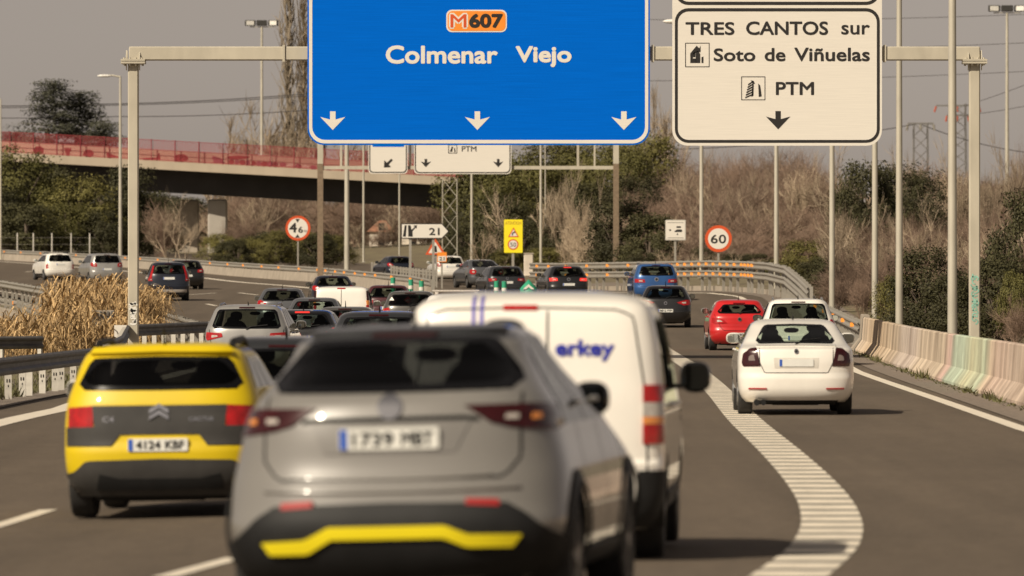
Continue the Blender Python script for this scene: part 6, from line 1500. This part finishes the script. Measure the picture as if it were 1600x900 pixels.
# --- the queue
car('estate_car', 'silver estate car with lit red tail lights beyond the yellow hatchback', 'car', 137, 384, 2.2, 0, 'suv', 4.6, .915, 1.575, PT['silver'], win=(1.06, 1.465, .735, .64), light=[(.50, .88), (.84, .80), (.87, .86), (.86, .98), (.52, .96)], lit=False, lens='red_lens', rails='silver', antenna=.1, mirror_m=PT['silver'])
car('saloon_car', 'dark grey car with antenna between the yellow hatchback and the grey crossover', 'car', 72, 438, 3.0, 0, 'hatch', 4.4, .90, 1.43, PT['dgrey'], antenna=.18, win=(.95, 1.28, .68, .60))
car('hatchback_car', 'black hatchback with a lit high brake light right of the silver estate', 'car', 148, 470, 2.5, 0, 'hatch', 4.1, .89, 1.42, PT['black'], lit=True, antenna=.15)
car('estate_car', 'dark grey car with black antenna directly beyond the roof of the grey crossover', 'car', 111, 590, 2, 0, 'suv', 4.5, .905, 1.53, PT['dgrey'], antenna=.15)
car('saloon_car', 'dark green grey car mostly hidden beyond the crossover roof', 'car', 164, 537, 2, 0, 'hatch', 4.3, .89, 1.40, PT['bronze'])
def van2(root, B, q, pm):
    mb = MB(); gapline(mb, B.R, [(0, .45), (0, 1.55)], .018, .003, 20); P(root, 'door_gap', mb, M['gap'])
    P(root, 'high_brake_light', patch(MB(), B.R, [(-.13, 1.565), (.13, 1.565)], [(-.13, 1.60), (.13, 1.60)], 8, 1, .012, .02), M['red_lens'])
    for sg in (1, -1):
        for z0, z1, m in ((.80, 1.05, 'red_lens'), (1.055, 1.2, 'amber_lens'), (1.205, 1.5, 'dark_lens')): P(root, 'tail_light', patch(MB(), B.R, [(sg*.82, z0), (sg*.90, z0)], [(sg*.80, z1), (sg*.885, z1)], 6, 4, .016, .03), M[m], smooth=True)
car('delivery_van', 'small white panel van with plain double rear doors in the middle of the queue', 'van', 207, 533, 1.0, 0, 'van', 4.2, .93, 1.66, PT['white'], openrear=False, fog=0, hlamp=False, gaps=False, extra=van2, n=6, cr=.25, antenna=0, wiper=False, light=[(.83, .7), (.9, .7), (.9, .79), (.83, .79)])
car('hatchback_car', 'mid grey hatchback left of the small white van', 'car', 220, 440, 0, 0, 'hatch', 4.1, .88, 1.42, PT['mgrey'], antenna=.15)
car('hatchback_car', 'dark grey hatchback tucked behind the left side of the small white van', 'car', 190, 490, 1, 0, 'hatch', 4.0, .88, 1.50, PT['mgrey'])
car('hatchback_car', 'dark blue car in front of the small white van at the bend', 'car', 262, 521, -4, 0, 'hatch', 4.2, .89, 1.42, PT['navy'], antenna=.12)
car('saloon_car', 'dark red car right of the small white van', 'car', 226, 606, 0, 0, 'hatch', 4.2, .88, 1.44, PT['maroon'], lens='red_lens')
def tri(root, B, q, pm): P(root, 'window_sticker', fan(MB(), B.R, [(-.66, 1.24), (-.50, 1.24), (-.58, 1.36)], .012, .006, 18), M['lamp_white'])
car('hatchback_car', 'warm grey hatchback with dark rear window beside the white roof racked car', 'car', 204, 640, 2.0, 0, 'suv', 4.1, .89, 1.55, PT['bronze'], glass='glass_dark', badge=(.92, .05), light=[(.60, .80), (.86, .74), (.87, .98), (.66, 1.02)], lens='red_lens', extra=tri, antenna=.1)
def rack(root, B, q, pm):
    mb = MB(); mb.box((0, 1.6, 1.80), (1.24, .10, .05), bev=.015); mb.box((0, 2.4, 1.80), (1.24, .10, .05), bev=.015)
    for sg in (-1, 1):
        for y in (1.6, 2.4): mb.box((sg*.52, y, 1.74), (.06, .07, .12))
    P(root, 'roof_rack', mb, M['clear_lens'])
car('suv_car', 'white car with a flat roof rack, almost hidden beyond the white panel van', 'car', 166, 709, 1.5, 0, 'suv', 4.4, .90, 1.72, PT['white'], extra=rack, win=(1.12, 1.54, .72, .62), antenna=0)
